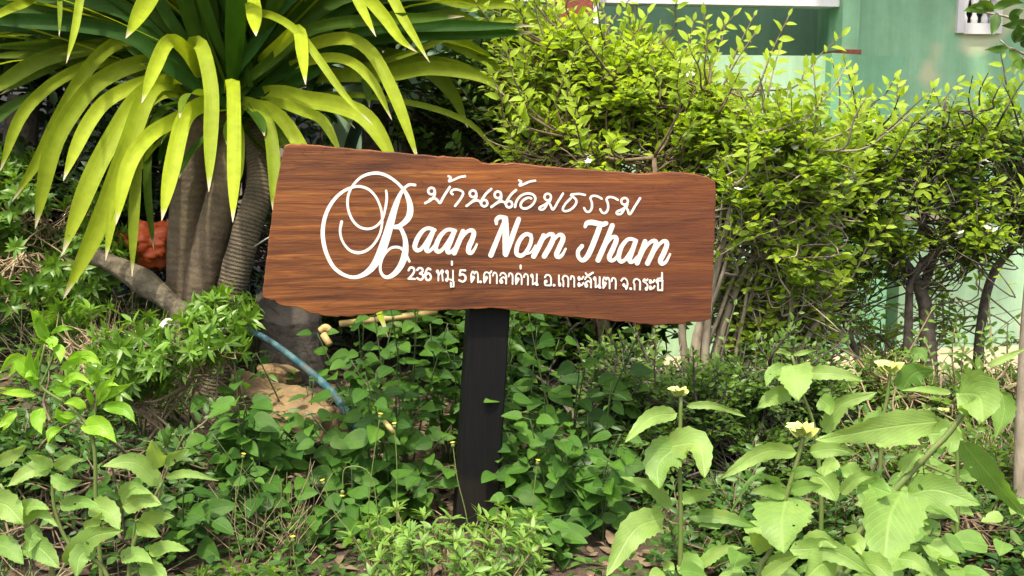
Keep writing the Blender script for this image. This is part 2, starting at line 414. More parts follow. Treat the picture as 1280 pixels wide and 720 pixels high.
# right wall with an opening for the ventilation window
part('wall', M['wall'], house, (uc - .02, uwl, -.2, TOP, -.25, 0), (uwr, uR, -.2, TOP, -.25, 0), (uwl, uwr, -.2, zw0, -.25, 0), (uwl, uwr, zw1, TOP, -.25, 0))
part('porch_wall', M['wall_deep'], house, (uL, uc + 1.2, -.2, TOP, -.95, -.80))
part('column', M['wall'], house, (ucl, uc, zcb, TOP, .0, .15))
part('column_base', M['brick_red'], house, (ucl - .015, uc - .004, zcb - .045, zcb - .002, -.01, .19))
part('balcony_wall', M['wall_mint'], house, (uL, ubal, -.2, zbal, .18, .30))
# buttress panel with a slanting right edge
mb = MB()
pa = [hloc(1040, 66, .36), hloc(1131, 72, .36), hloc(1117, 150, .36), (hloc(1112, 300, .36)[0], -.2), (hloc(1040, 80, .36)[0], -.2)]
fr = [mb.vert(hpos(u, z, .36)) for u, z in pa]; bk = [mb.vert(hpos(u, z, .004)) for u, z in pa]
mb.face(*reversed(fr)); mb.face(*bk)
for i in range(5): mb.face(fr[i], fr[(i + 1) % 5], bk[(i + 1) % 5], bk[i])
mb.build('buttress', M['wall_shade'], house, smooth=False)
ug = hloc(1178, 60, 0)[0] - .26  # gap left in the unseen roof to let a sun streak through
zbm = hloc(1000, 8, .1)[1]
part('beam', M['trim_white'], house, (uL, ucl - .004, zbm, zbm + .25, .0, .12))
part('roof', M['roof'], house, (uL - .4, ucl - .45, TOP, TOP + .12, -3.0, .72), (ucl - .448, ug, TOP, TOP + .12, -3.0, EAVE), (ug + .10, uR, TOP, TOP + .12, -3.0, EAVE))  # unseen roof, overhang stepped and sized to shade the wall
part('fascia', M['trim_white'], house, (uL - .4, ucl - .45, TOP - .06, TOP + .14, .722, .75), (ucl - .448, ug, TOP - .06, TOP + .14, EAVE + .002, EAVE + .03), (ug + .10, uR, TOP - .06, TOP + .14, EAVE + .002, EAVE + .03))
wf = part('window', M['trim_white'], house, (uwl - .004, uwl + .03, zw0, zw1, -.06, .022), (uwr - .03, uwr + .004, zw0, zw1, -.06, .022), (uwl + .03, uwr - .03, zw0 - .004, zw0 + .045, -.06, .024), (uwl + .03, uwr - .03, zw1 - .045, zw1, -.06, .02))
part('opening', M['dark_inside'], wf, (uwl + .002, uwr - .002, zw0 + .002, zw1 - .002, -.24, -.2))
nb = 3
for i in range(nb):
    mb = MB(); u = uwl + .03 + (uwr - uwl - .06) * (i + .5) / nb; hh = zw1 - zw0 - .09
    rr = (uwr - uwl - .06) / nb * .36
    prof = [(rr * k, hh * t) for k, t in ((.8, 0), (.9, .06), (.5, .10), (.75, .16), (1.12, .26), (1.0, .38), (.62, .5), (.5, .62), (.7, .72), (.55, .78), (.9, .9), (.9, 1))]
    mb.lathe(hpos(u, zw0 + .046, -.03), HZ, prof, 14); mb.build('baluster', M['trim_white'], wf)
zpl = hloc(1240, 273, .14)[1]
upl = hloc(1128, 273, .14)[0]
part('plinth', M['wall_mint'], house, (upl, uR, -.2, zpl, .003, .14))
part('plinth_cap', M['paving'], house, (upl, uR, zpl + .001, zpl + .018, .003, .16))
# second column at the porch, with its brick base, and a brick pier by the downpipe
u2, z2 = hloc(788, 50, .2)
part('column_base', M['brick_red'], house, (u2 - .06, u2 + .06, zbal + .002, zbal + .05, .19, .29))
u3 = hloc(715, 20, .2)[0]
part('brick_pier', M['brick_red'], house, (u3 - .07, u3 + .07, zbal + .004, TOP - .3, .195, .28))
part('pier_trim', M['trim_white'], house, (u3 + .073, u3 + .095, zbal + .004, TOP - .3, .20, .28))
mb = MB(); mb.tube([at(788, 45, 5.2), at(795, -5, 5.2), at(803, -90, 5.2)], .012, 8); mb.build('downpipe', M['trim_white'], house)
zpv = -.05
mb = MB(); q = [hpos(uL, 0.025, .5), hpos(uR + 2, 0.025, .5), hpos(uR + 2, 0.025, .142), hpos(uL, 0.025, .142)]
part('path', M['paving'], None, (uL, uR, -.1, .06, .305, .85))['kind'] = 'structure'

# ---------------------------------------------------------------- sign
SA = R(11)
SU = Vector((math.cos(SA), math.sin(SA), 0)); SN = Vector((math.sin(SA), -math.cos(SA), 0))
S0 = at(612, 290, 2.85)
def sp(px, py, off=0): return hit(px, py, S0 + SN * off, SN)
def suv(p): d = p - S0; return (d.dot(SU) + .6, d.z + .3)
sb = gpt(sp(597, 640, -.05).x, sp(597, 640, -.05).y)
sign = thing('signboard', 'live-edge brown wooden board with white painted lettering on a black post', 'sign', sb)
edge = [(356,182),(362,179.5),(370,180),(378,179.5),(390,181),(400,181.5),(415,183.5),(430,184.5),(445,186.5),(460,187),(480,189.5),(500,190.5),(515,192.5),(530,193),(548,195.5),(556,194.8),(566,196.5),(590,197),(598,199.5),(603,203),(612,204.5),(620,204),(632,204.8),(640,203.2),(660,205),(680,207.5),(700,209),(720,211),(740,212),(760,214),(780,215),(800,217.3),(815,216.4),(830,215),(845,215.2),(860,216),(872,218),(884,221),(895,226),(896,240),(895,262),(894.5,285),(893,310),(892.5,335),(891,365),(889,399),(880,402),(866,403),(850,406),(835,405.5),(820,407.5),(808,405.5),(800,405.5),(785,403),(770,402.5),(755,400),(740,399),(720,397),(700,396),(680,393),(660,391.5),(640,388.5),(626,386.5),(612,385.5),(600,387),(590,386.5),(575,388),(560,387.5),(545,388.8),(530,388.5),(515,387.5),(500,388.5),(490,388),(478,389.5),(468,392.5),(455,394.5),(440,396.3),(428,396),(420,396.8),(405,395.5),(396,393),(388,392.5),(380,388),(372,384.5),(364,384),(356,383),(350,381.5),(345,379),(343,376),(337,375.5),(332,373.5),(328,372),(328.5,362),(330,350),(331.5,335),(334,318),(335.5,300),(338,285),(340,268),(342,250),(345,235),(348,219),(350.5,205),(353,193)]
# denser, slightly ragged outline
out = []
random.seed(4)
for i in range(len(edge)):
    a, b = edge[i], edge[(i + 1) % len(edge)]
    for k in range(3):
        t = k / 3; j = .35 if k else .2
        out.append((a[0] + (b[0] - a[0]) * t + rnd(-j, j), a[1] + (b[1] - a[1]) * t + rnd(-j, j)))
import bmesh
def make_board():
    bm = bmesh.new(); uvl = bm.loops.layers.uv.new('UVMap')
    TH = .032; bev = .004
    cx = sum(p[0] for p in out) / len(out); cy = sum(p[1] for p in out) / len(out)
    def ringp(inset, off):
        vs = []
        n = len(out)
        for i, (x, y) in enumerate(out):
            ax, ay = out[i - 1]; bx, by = out[(i + 1) % n]
            tx, ty = bx - ax, by - ay; l = math.hypot(tx, ty) or 1
            nx, ny = -ty / l, tx / l                   # inward for a clockwise outline on the screen
            p = sp(x + nx * inset, y + ny * inset, 0) + SN * off
            vs.append(bm.verts.new(p - sb))
        return vs
    r = [ringp(1.3, 0), ringp(.4, -.0025), ringp(0, -.007), ringp(.2, -TH + .004), ringp(1.0, -TH)]
    faces = [bm.faces.new(list(reversed(r[0]))), bm.faces.new(r[-1])]
    for a, b in zip(r, r[1:]):
        for i in range(len(a)):
            j = (i + 1) % len(a); f = bm.faces.new((a[i], a[j], b[j], b[i])); f.smooth = True
    bmesh.ops.recalc_face_normals(bm, faces=bm.faces)
    bmesh.ops.triangulate(bm, faces=[f for f in bm.faces if len(f.verts) > 4])
    for f in bm.faces:
        for l in f.loops: l[uvl].uv = suv(l.vert.co + sb)
    me = bpy.data.meshes.new('board'); bm.to_mesh(me); bm.free(); me.materials.append(M['wood'])
    o = bpy.data.objects.new('board', me); COL.objects.link(o); o.parent = sign; ORIGIN[o.name] = sb; return o
board = make_board()
def make_post():
    mb = MB(); o0, o1 = -.034, -.105
    tl, tr, br, bl = sp(589, 230, o0), sp(663, 230, o0), sp(622, 662, o0), sp(570, 662, o0)
    # the upper corners follow the lean of the visible stretch
    def lerp_px(x0, y0, x1, y1, y): return x0 + (x1 - x0) * (y - y0) / (y1 - y0)
    q = [(lerp_px(587, 390, 571, 645, y), y) for y in (230, 710)] + [(lerp_px(638, 390, 622, 655, y), y) for y in (710, 230)]
    f = [sp(x, y, o0) for x, y in q]
    loop = []
    d = .004
    c = [(f[0], f[3]), (f[1], f[2])]
    rings = []
    for a, b in c:                                     # eight-cornered section: bevelled square post
        e = (b - a).normalized(); W = (b - a).length; D = o0 - o1
        pts = [a + e * d, b - e * d, b - SN * d, b - SN * (D - d), b - e * d - SN * D, a + e * d - SN * D, a - SN * (D - d), a - SN * d]
        rings.append([mb.vert(p) for p in pts])
    for i in range(8): mb.face(rings[0][i], rings[0][(i + 1) % 8], rings[1][(i + 1) % 8], rings[1][i])
    mb.face(*rings[0]); mb.face(*reversed(rings[1]))
    return mb.build('post', M['black_post'], sign, smooth=False)
make_post()

class Letters:
    def __init__(s): s.mb = MB(); s.k = 0
    def stroke(s, pts, w, x0=0, y0=0, sc=1, smooth=True, sub=7):
        """pts in crop units (scale sc, corner x0,y0 in photo pixels); w one width or one per point"""
        ws = w if isinstance(w, (list, tuple)) else [w] * len(pts)
        P = [Vector((x0 + x / sc, y0 + y / sc, q / sc)) for (x, y), q in zip(pts, ws)]
        P = spline(P, sub) if smooth and len(P) > 2 else P
        n = len(P); h0 = .0006 + s.k * .00003; s.k += 1
        L = []; Rr = []
        for i, p in enumerate(P):
            t = P[min(i + 1, n - 1)] - P[max(i - 1, 0)]; l = math.hypot(t.x, t.y) or 1
            nx, ny = -t.y / l, t.x / l; r = max(p.z, .6) / 2
            L.append((p.x + nx * r, p.y + ny * r)); Rr.append((p.x - nx * r, p.y - ny * r))
        def cap(c, a, sgn):                            # half circle from the left to the right side
            o = []
            vx, vy = a[0] - c.x, a[1] - c.y
            for k in range(1, 6):
                an = sgn * math.pi * k / 6; o.append((c.x + vx * math.cos(an) - vy * math.sin(an), c.y + vx * math.sin(an) + vy * math.cos(an)))
            return o
        mb = s.mb
        top = {}
        def tv(q, h): return mb.vert(sp(q[0], q[1]) + SN * h)
        hs = [h0 + .0001 * i / n for i in range(n)]
        tl = [tv(q, h) for q, h in zip(L, hs)]; tr = [tv(q, h) for q, h in zip(Rr, hs)]
        bl = [tv(q, -.0005) for q in L]; br = [tv(q, -.0005) for q in Rr]
        for i in range(n - 1):
            mb.face(tl[i], tl[i + 1], tr[i + 1], tr[i]); mb.face(bl[i], bl[i + 1], tl[i + 1], tl[i]); mb.face(tr[i], tr[i + 1], br[i + 1], br[i])
        for c, a, h, sgn, lt, rt, lb, rb in ((P[0], L[0], hs[0], 1, tl[0], tr[0], bl[0], br[0]), (P[-1], L[-1], hs[-1], -1, tl[-1], tr[-1], bl[-1], br[-1])):
            q = cap(c, a, sgn); tq = [lt] + [tv(x, h) for x in q] + [rt]; bq = [lb] + [tv(x, -.0005) for x in q] + [rb]
            mb.face(*tq)
            for i in range(len(tq) - 1): mb.face(tq[i], tq[i + 1], bq[i + 1], bq[i])
    def ring(s, c, r, w, x0, y0, sc):
        s.stroke([(c[0] + r * math.cos(a * .7854), c[1] + r * math.sin(a * .7854)) for a in range(9)], w, x0, y0, sc, sub=3)

# the ornate initial
A = Letters(); X, Y_, S_ = 390, 205, 4.643
A.stroke([(172,335),(163,385),(170,430),(190,470),(222,502),(265,515),(310,505),(350,475),(382,430),(400,385),(407,335),(405,285),(392,235),(370,190),(335,152),(300,135),(265,130),(220,140),(175,163),(130,205),(92,265),(70,330),(62,400),(70,470),(90,535),(125,597),(170,635),(220,655),(265,655),(310,635),(350,600),(385,545),(412,480),(434,415),(455,345),(472,285),(490,230),(510,180),(535,142),(565,120),(598,122)],
         [17,15,14,14,15,18,16,15,14,14,14,14,14,14,15,16,16,17,18,20,22,23,24,24,23,22,21,20,22,30,38,46,50,48,44,38,32,24,18,17,17], X, Y_, S_)
A.stroke([(430,155),(434,195),(427,250),(412,310),(385,350),(350,372),(310,376),(270,362),(235,325),(212,270),(206,215),(216,165),(245,115),(285,77),(330,58),(380,53),(430,66),(480,97),(520,135),(548,175),(566,225),(570,270),(560,310),(535,340),(505,360),(482,366)],
         [14,15,15,14,14,14,15,15,15,15,15,15,15,16,18,19,18,17,18,24,32,37,36,30,24,26], X, Y_, S_)
A.stroke([(485,366),(512,372),(528,400),(541,440),(543,490),(535,540),(515,590),(480,635),(440,657),(410,645),(396,610),(402,565),(422,522),(455,490),(490,482),(520,492),(545,525),(565,565)],
         [22,22,24,28,34,38,36,30,22,18,16,15,14,14,16,15,15,14], X, Y_, S_)
A.mb.build('initial', M['white_paint'], sign, smooth=False)

# the name in brush script
A = Letters(); X, Y_, S_ = 505, 205, 5.7625
A.stroke([(222,476),(185,463),(150,470),(115,505),(88,555),(78,600),(98,622),(130,605),(165,550),(205,480)], [26,27,28,32,35,34,30,26,20,18], X, Y_, S_)
A.stroke([(212,478),(185,545),(162,605),(170,628),(195,618),(230,575)], [32,36,36,30,24,18], X, Y_, S_)
A.stroke([(370,482),(335,472),(300,480),(265,515),(238,565),(228,610),(248,632),(280,612),(315,560),(355,490)], [26,27,28,32,35,34,30,26,20,18], X, Y_, S_)
A.stroke([(362,485),(335,555),(313,612),(320,637),(345,628),(370,598)], [32,36,36,30,24,18], X, Y_, S_)
A.stroke([(425,485),(395,560),(362,640)], [34,37,38], X, Y_, S_)
A.stroke([(385,600),(420,530),(455,488),(488,478),(503,498),(490,545),(468,595),(465,632),(485,640),(507,615),(525,578)], [16,20,25,30,34,37,38,34,27,20,15], X, Y_, S_)
X, Y_, S_ = 600, 215, 5.757
A.stroke([(118,372),(118,345),(140,325),(168,326)], [22,30,32,30], X, Y_, S_)
A.stroke([(172,360),(130,470),(78,598)], [26,34,38], X, Y_, S_, smooth=False)
A.stroke([(180,335),(185,460),(178,592)], [44,48,30], X, Y_, S_)
A.stroke([(278,340),(230,470),(185,595)], [34,38,36], X, Y_, S_)
A.stroke([(365,455),(335,447),(300,470),(270,525),(262,580),(285,602),(320,588),(355,535),(370,480),(355,450)], [28,28,30,32,33,30,28,28,26,24], X, Y_, S_)
A.stroke([(330,590),(370,575),(400,530)], [16,16,16], X, Y_, S_)
A.stroke([(458,458),(425,530),(386,606)], [34,37,38], X, Y_, S_)
A.stroke([(408,570),(450,492),(490,453),(520,450),(527,478),(500,540),(462,606)], [16,20,26,32,36,37,37], X, Y_, S_)
A.stroke([(485,570),(528,495),(565,455),(592,458),(595,490),(568,550),(550,595),(566,612),(592,595),(616,552)], [16,20,26,32,36,37,36,30,22,15], X, Y_, S_)
X, Y_, S_ = 700, 225, 6.0
A.stroke([(188,352),(200,325),(235,318),(280,326),(320,332),(345,325)], [22,34,40,40,38,34], X, Y_, S_)
A.stroke([(302,340),(268,430),(232,520),(200,580),(168,602),(140,580),(135,535),(165,495)], [38,40,40,38,32,30,30,30], X, Y_, S_)
A.stroke([(392,342),(340,475),(285,600)], [36,39,40], X, Y_, S_)
A.stroke([(310,560),(350,480),(388,432),(415,428),(420,458),(395,520),(370,575),(380,602),(410,595),(445,545)], [16,20,26,32,36,37,37,31,24,16], X, Y_, S_)
A.stroke([(572,456),(535,442),(500,452),(465,495),(445,545),(440,588),(458,612),(490,595),(525,540),(560,470)], [26,27,28,32,35,34,30,26,20,18], X, Y_, S_)
A.stroke([(566,460),(540,535),(520,592),(530,615),(555,605),(580,575)], [32,36,36,30,24,18], X, Y_, S_)
A.stroke([(638,460),(610,540),(578,622)], [34,37,38], X, Y_, S_)
A.stroke([(600,590),(640,510),(680,465),(712,458),(718,485),(692,550),(655,626)], [16,20,26,32,36,37,37], X, Y_, S_)
A.stroke([(680,590),(725,510),(762,466),(792,460),(800,490),(775,555),(752,605),(765,628),(795,612),(825,556)], [16,20,26,32,36,37,36,30,22,15], X, Y_, S_)
A.mb.build('name_lettering', M['white_paint'], sign, smooth=False)

# the upper line, looped handwriting
A = Letters(); X, Y_, S_ = 505, 205, 5.7625
A.ring((198, 195), 24, 17, X, Y_, S_)
A.stroke([(222,195),(220,225),(195,258),(152,282)], 18, X, Y_, S_)
A.stroke([(185,255),(220,248),(242,262),(260,280),(285,235),(330,165)], 18, X, Y_, S_)
A.stroke([(320,88),(336,98),(324,124),(362,112),(400,95),(440,88)], 16, X, Y_, S_)
A.stroke([(350,218),(338,205),(350,188),(380,183),(415,195),(425,215),(405,255),(368,302)], 17, X, Y_, S_)
for dx, dy in ((0, 0), (179, 8)):
    A.ring((497 + dx, 214 + dy), 24, 17, X, Y_, S_)
    A.stroke([(520 + dx,214 + dy),(518 + dx,245 + dy),(490 + dx,272 + dy),(450 + dx,302 + dy)], 18, X, Y_, S_)
    A.stroke([(480 + dx,278 + dy),(520 + dx,262 + dy),(550 + dx,270 + dy)], 17, X, Y_, S_)
    A.ring((578 + dx, 282 + dy), 23, 17, X, Y_, S_)
    A.stroke([(628 + dx,180 + dy),(590 + dx,215 + dy),(562 + dx,258 + dy),(552 + dx,280 + dy)], 18, X, Y_, S_)
A.stroke([(828,118),(843,128),(832,155),(870,142),(905,127),(945,120)], 16, X, Y_, S_)
X, Y_, S_ = 600, 215, 5.757
A.stroke([(252,252),(262,212),(290,175),(335,155),(380,162),(398,192),(380,232),(340,260),(305,260),(292,238),(308,207),(342,186),(368,190)], 17, X, Y_, S_)
A.ring((487, 180), 24, 16, X, Y_, S_)
A.stroke([(510,185),(500,212),(465,235),(430,255),(432,270),(455,268),(475,245),(488,215),(505,235),(525,270),(560,215),(597,155)], 16, X, Y_, S_)
A.stroke([(755,165),(715,158),(675,160),(655,168),(690,198),(688,232),(655,268),(615,282),(595,268),(615,228),(652,190)], 16, X, Y_, S_)
X, Y_, S_ = 700, 225, 6.0
for dx, dy in ((0, 0), (121, 9)):
    A.stroke([(312 + dx,140 + dy),(278 + dx,122 + dy),(243 + dx,120 + dy),(228 + dx,138 + dy),(238 + dx,170 + dy),(238 + dx,210 + dy),(220 + dx,237 + dy),(195 + dx,235 + dy),(180 + dx,210 + dy)], 17, X, Y_, S_)
A.ring((484, 160), 25, 17, X, Y_, S_)
A.stroke([(507,168),(498,198),(465,220),(428,238),(428,255),(455,254),(475,230),(488,200),(505,222),(523,257),(560,200),(600,137)], 17, X, Y_, S_)
A.mb.build('script_lettering', M['white_paint'], sign, smooth=False)

# the address line
RING = [(.05,.85),(.17,.97),(.28,.84),(.15,.72),(.05,.85)]
G = {
 '2': [[(.08,.78),(.3,1.02),(.68,1.02),(.85,.78),(.6,.42),(.08,.05)], [(.08,.05),(.92,.05)]],
 '3': [[(.1,.85),(.35,1.03),(.75,.98),(.82,.75),(.45,.55)], [(.45,.55),(.85,.45),(.85,.15),(.5,.0),(.1,.14)]],
 '6': [[(.8,.95),(.5,1.03),(.2,.75),(.1,.35),(.3,.03),(.65,.02),(.87,.25),(.7,.55),(.4,.58),(.14,.4)]],
 '5': [[(.85,1.0),(.25,1.0),(.16,.55)], [(.16,.55),(.5,.65),(.85,.5),(.85,.18),(.5,.0),(.1,.12)]],
 'ho': [RING, [(.28,.84),(.28,0)], [(.28,.45),(.5,.7),(.68,.92)], RING and [(.62,.88),(.75,.99),(.9,.86),(.76,.72),(.62,.86)], [(.74,.72),(.78,.4),(.84,0)]],
 'mo': [RING, [(.28,.84),(.28,.12)], [(.28,.12),(.15,0),(.03,.1),(.15,.22),(.5,.16),(.88,.08)], [(.88,1),(.88,0)]],
 'to': [[(.1,0),(.06,.6),(.18,.94),(.36,.98),(.5,.78),(.64,.98),(.84,.94),(.95,.6),(.95,0)], [(.1,0),(.35,.28),(.45,.48),(.32,.55),(.24,.42)]],
 'so': [[(.1,0),(.05,.55),(.2,.92),(.55,.96),(.8,.72),(.82,0)], [(.1,0),(.35,.3),(.48,.48),(.34,.56),(.26,.42)], [(.76,.84),(1.0,1.1)]],
 'do': [[(.1,0),(.05,.55),(.2,.92),(.55,.98),(.86,.72),(.88,0)], [(.1,0),(.35,.3),(.48,.48),(.34,.56),(.26,.42)]],
 'aa': [[(.08,.68),(.25,.95),(.6,.96),(.85,.75),(.85,0)]],
 'lo': [[(.1,.75),(.3,.97),(.65,.95),(.9,.7),(.9,0)], [(.88,.42),(.6,.58),(.3,.5),(.1,.25),(.2,.04),(.4,.12),(.34,.3),(.16,.24)]],
 'no': [RING, [(.28,.84),(.28,.04)], [(.28,.06),(.5,.12),(.7,.26)], [(.8,1),(.8,.2),(.93,.06),(.78,.0),(.66,.12),(.8,.24)]],
 'oo': [[(.1,.75),(.3,.97),(.65,.97),(.9,.7),(.9,.1),(.8,.02),(.2,.02),(.1,.12),(.1,.4),(.3,.46),(.32,.3),(.14,.28)]],
 'ee': [[(.4,1),(.4,.2),(.6,.02),(.85,.12),(.7,.28),(.45,.2)]],
 'ko': [[(.15,0),(.15,.48),(.02,.65),(.2,.92),(.55,.98),(.9,.75),(.9,0)]],
 'ah': [[(.1,.78),(.22,.95),(.36,.8),(.22,.64),(.1,.78)], [(.36,.72),(.7,.76),(.95,.98)], [(.1,.2),(.22,.37),(.36,.22),(.22,.06),(.1,.2)], [(.36,.14),(.7,.18),(.95,.4)]],
 'jo': [[(.05,.75),(.3,.97),(.65,.95),(.88,.65),(.86,.25),(.7,0)], [(.7,0),(.62,.22),(.42,.46),(.3,.34),(.5,.22)]],
 'ro': [[(.92,1.0),(.6,.86),(.32,1.0),(.1,.8),(.55,.66),(.86,.5),(.85,.14),(.68,.0),(.5,.1),(.7,.22)]],
 'bo': [RING, [(.28,.84),(.28,.04)], [(.28,.04),(.88,.04)], [(.88,1),(.88,.04)]],
 'dot': [[(.4,.06),(.5,.06)]],
}
row = [('2',75,145),('3',155,225),('6',230,300),('ho',340,415),('mo',428,508),('5',550,625),('to',665,737),('dot',742,778),('so',785,860),('aa',870,918),('lo',935,1005),('aa',1018,1066),('do',1085,1152),('aa',1162,1210),('no',1228,1302)]
row = [(g, 500 + a / 7.53, 500 + b / 7.53) for g, a, b in row]
row += [(g, 660 + a / 7.111, 660 + b / 7.111) for g, a, b in (('oo',143,210),('dot',214,250),('ee',262,292),('ko',305,362),('aa',375,416),('ah',440,495),('lo',500,565),('no',580,650),('to',662,727),('aa',738,785),('jo',825,890),('dot',896,930),('ko',935,1000),('ro',1020,1066),('ah',1075,1126),('bo',1135,1200))]
A = Letters()
def base_y(x): return 349.0 + (x - 510) * (363.5 - 349.0) / 320
for g, a, b in row:
    for st in G[g]:
        wd = 2.6 if g in '2365' else (3.2 if g == 'dot' else 1.95)
        A.stroke([(a + (b - a) * x, base_y(a + (b - a) * x) - y * (14.2 if g in '2365' else 13.4)) for x, y in st], wd, smooth=len(st) > 3, sub=4)
A.stroke([(563.5,353.5),(563.5,358.5),(566.8,358.5),(566.8,352)], 2.2, smooth=False)     # vowel under the second letter
A.stroke([(564.8,327),(564.8,331)], 2.4, smooth=False); A.stroke([(650.6,332),(650.6,335.5)], 2.4, smooth=False)
A.stroke([(732,341.5),(734.5,344.5),(737.5,343),(741,340.8)], 2.2)
A.stroke([(820.5,350.8),(822.5,348.6),(826,348.2),(828,350.8)], 2.0); A.stroke([(820.5,351),(828,351)], 1.6, smooth=False); A.stroke([(827.3,349),(827.3,341)], 2.1, smooth=False)
A.mb.build('address_lettering', M['white_paint'], sign, smooth=False)

# ---------------------------------------------------------------- strap-leaved palms
def strap(mb, pts, width, n=14, var=.5, facing=None, flat=False, roll=0, gutter=.16):
    """a long strap leaf along 3-D points; width vector square to the path and to 'facing'"""
    P = resample(spline(pts, 6), n); fc = facing
    prev = None
    rows = []
    for i, p in enumerate(P):
        t = (P[min(i + 1, n - 1)] - P[max(i - 1, 0)]).normalized()
        f = (CAM - p).normalized() if fc is None else fc
        s = t.cross(f)
        if s.length < .15 and prev is not None: s = prev
        if s.length < 1e-4: s = t.orthogonal()
        s.normalize()
        if roll: s = Quaternion(t, roll * (.4 + .6 * i / n)) @ s
        if prev is not None and s.dot(prev) < 0: s = -s
        prev = s; nn = s.cross(t).normalized()
        u = i / (n - 1)
        wd = width * (.6 + .4 * min(1, u / .3)) * (1 if u < .7 else max(0.03, 1 - ((u - .7) / .3) ** 2.2))
        a = (var, u, 0)
        rows.append((mb.vert(p + s * wd / 2 + nn * wd * gutter, a, (u, 0)), mb.vert(p + s * wd * .25 + nn * wd * gutter * .42, a, (u, .25)), mb.vert(p, a, (u, .5)),
                     mb.vert(p - s * wd * .25 + nn * wd * gutter * .42, a, (u, .75)), mb.vert(p - s * wd / 2 + nn * wd * gutter, a, (u, 1))))
    for a, b in zip(rows, rows[1:]):
        for k in range(4): mb.face(a[k], a[k + 1], b[k + 1], b[k])

def fill_leaf(mb, c, az, el, L, W, sag, var):
    d = Vector((math.cos(az) * math.cos(el), math.sin(az) * math.cos(el), math.sin(el)))
    p = c + d * .04; pts = [p.copy()]
    for k in range(7):
        p = p + d * (L / 7); d = (d - Vector((0, 0, sag * (k / 6) ** 1.6))).normalized(); pts.append(p.copy())
    side = Vector((math.sin(az), -math.cos(az), 0))
    f = side.cross(d).normalized()
    f = Vector((math.cos(az), math.sin(az), .35 if el < 1.2 else 0)).normalized() * -1 if el > .9 else Vector((0, 0, 1))
    strap(mb, pts, W, 13, var, facing=f, roll=rnd(-.5, .5))

V = Vector
YP = 3.75
pb = gpt(at(240, 380, YP).x, YP)
palm = thing('screw_pine', 'screw pine with three trunks and arching yellow-green strap leaves, left of the board', 'palm', pb)
def trunk(px, r, mat, Y, wob=.006, sides=18, rings=0):
    pts = [at(x, y, Y + dy) for x, y, dy in px]; pts = resample(spline(pts, 8), 60)
    rs = []
    for i in range(60):
        u = i / 59; rr = r[0] + (r[1] - r[0]) * u
        rs.append(rr * (1 + (.05 * ((i * rings / 59 + noise.noise(Vector((i * .4, 0, rings)))) % 1) * rnd(.4, 1.2) if rings else 0)) * (1 + .05 * noise.noise(pts[i] * 9)))
    mb = MB(); mb.tube(pts, rs, sides); return mb.build('trunk', mat, palm)
trunk([(228, 520, 0), (236, 400, 0), (236, 300, 0), (243, 200, 0), (258, 120, .02), (268, 80, .05)], (.088, .050), M['trunk_main'], YP)
trunk([(238, 520, -.1), (248, 390, -.1), (262, 310, -.1), (284, 215, -.06), (292, 120, .03)], (.062, .045), M['trunk_main'], YP, rings=13)
trunk([(262, 520, -.16), (288, 370, -.16), (308, 290, -.14), (327, 220, -.08), (316, 130, .03)], (.046, .044), M['trunk_ring'], YP, rings=34)
random.seed(11)
mb = MB()
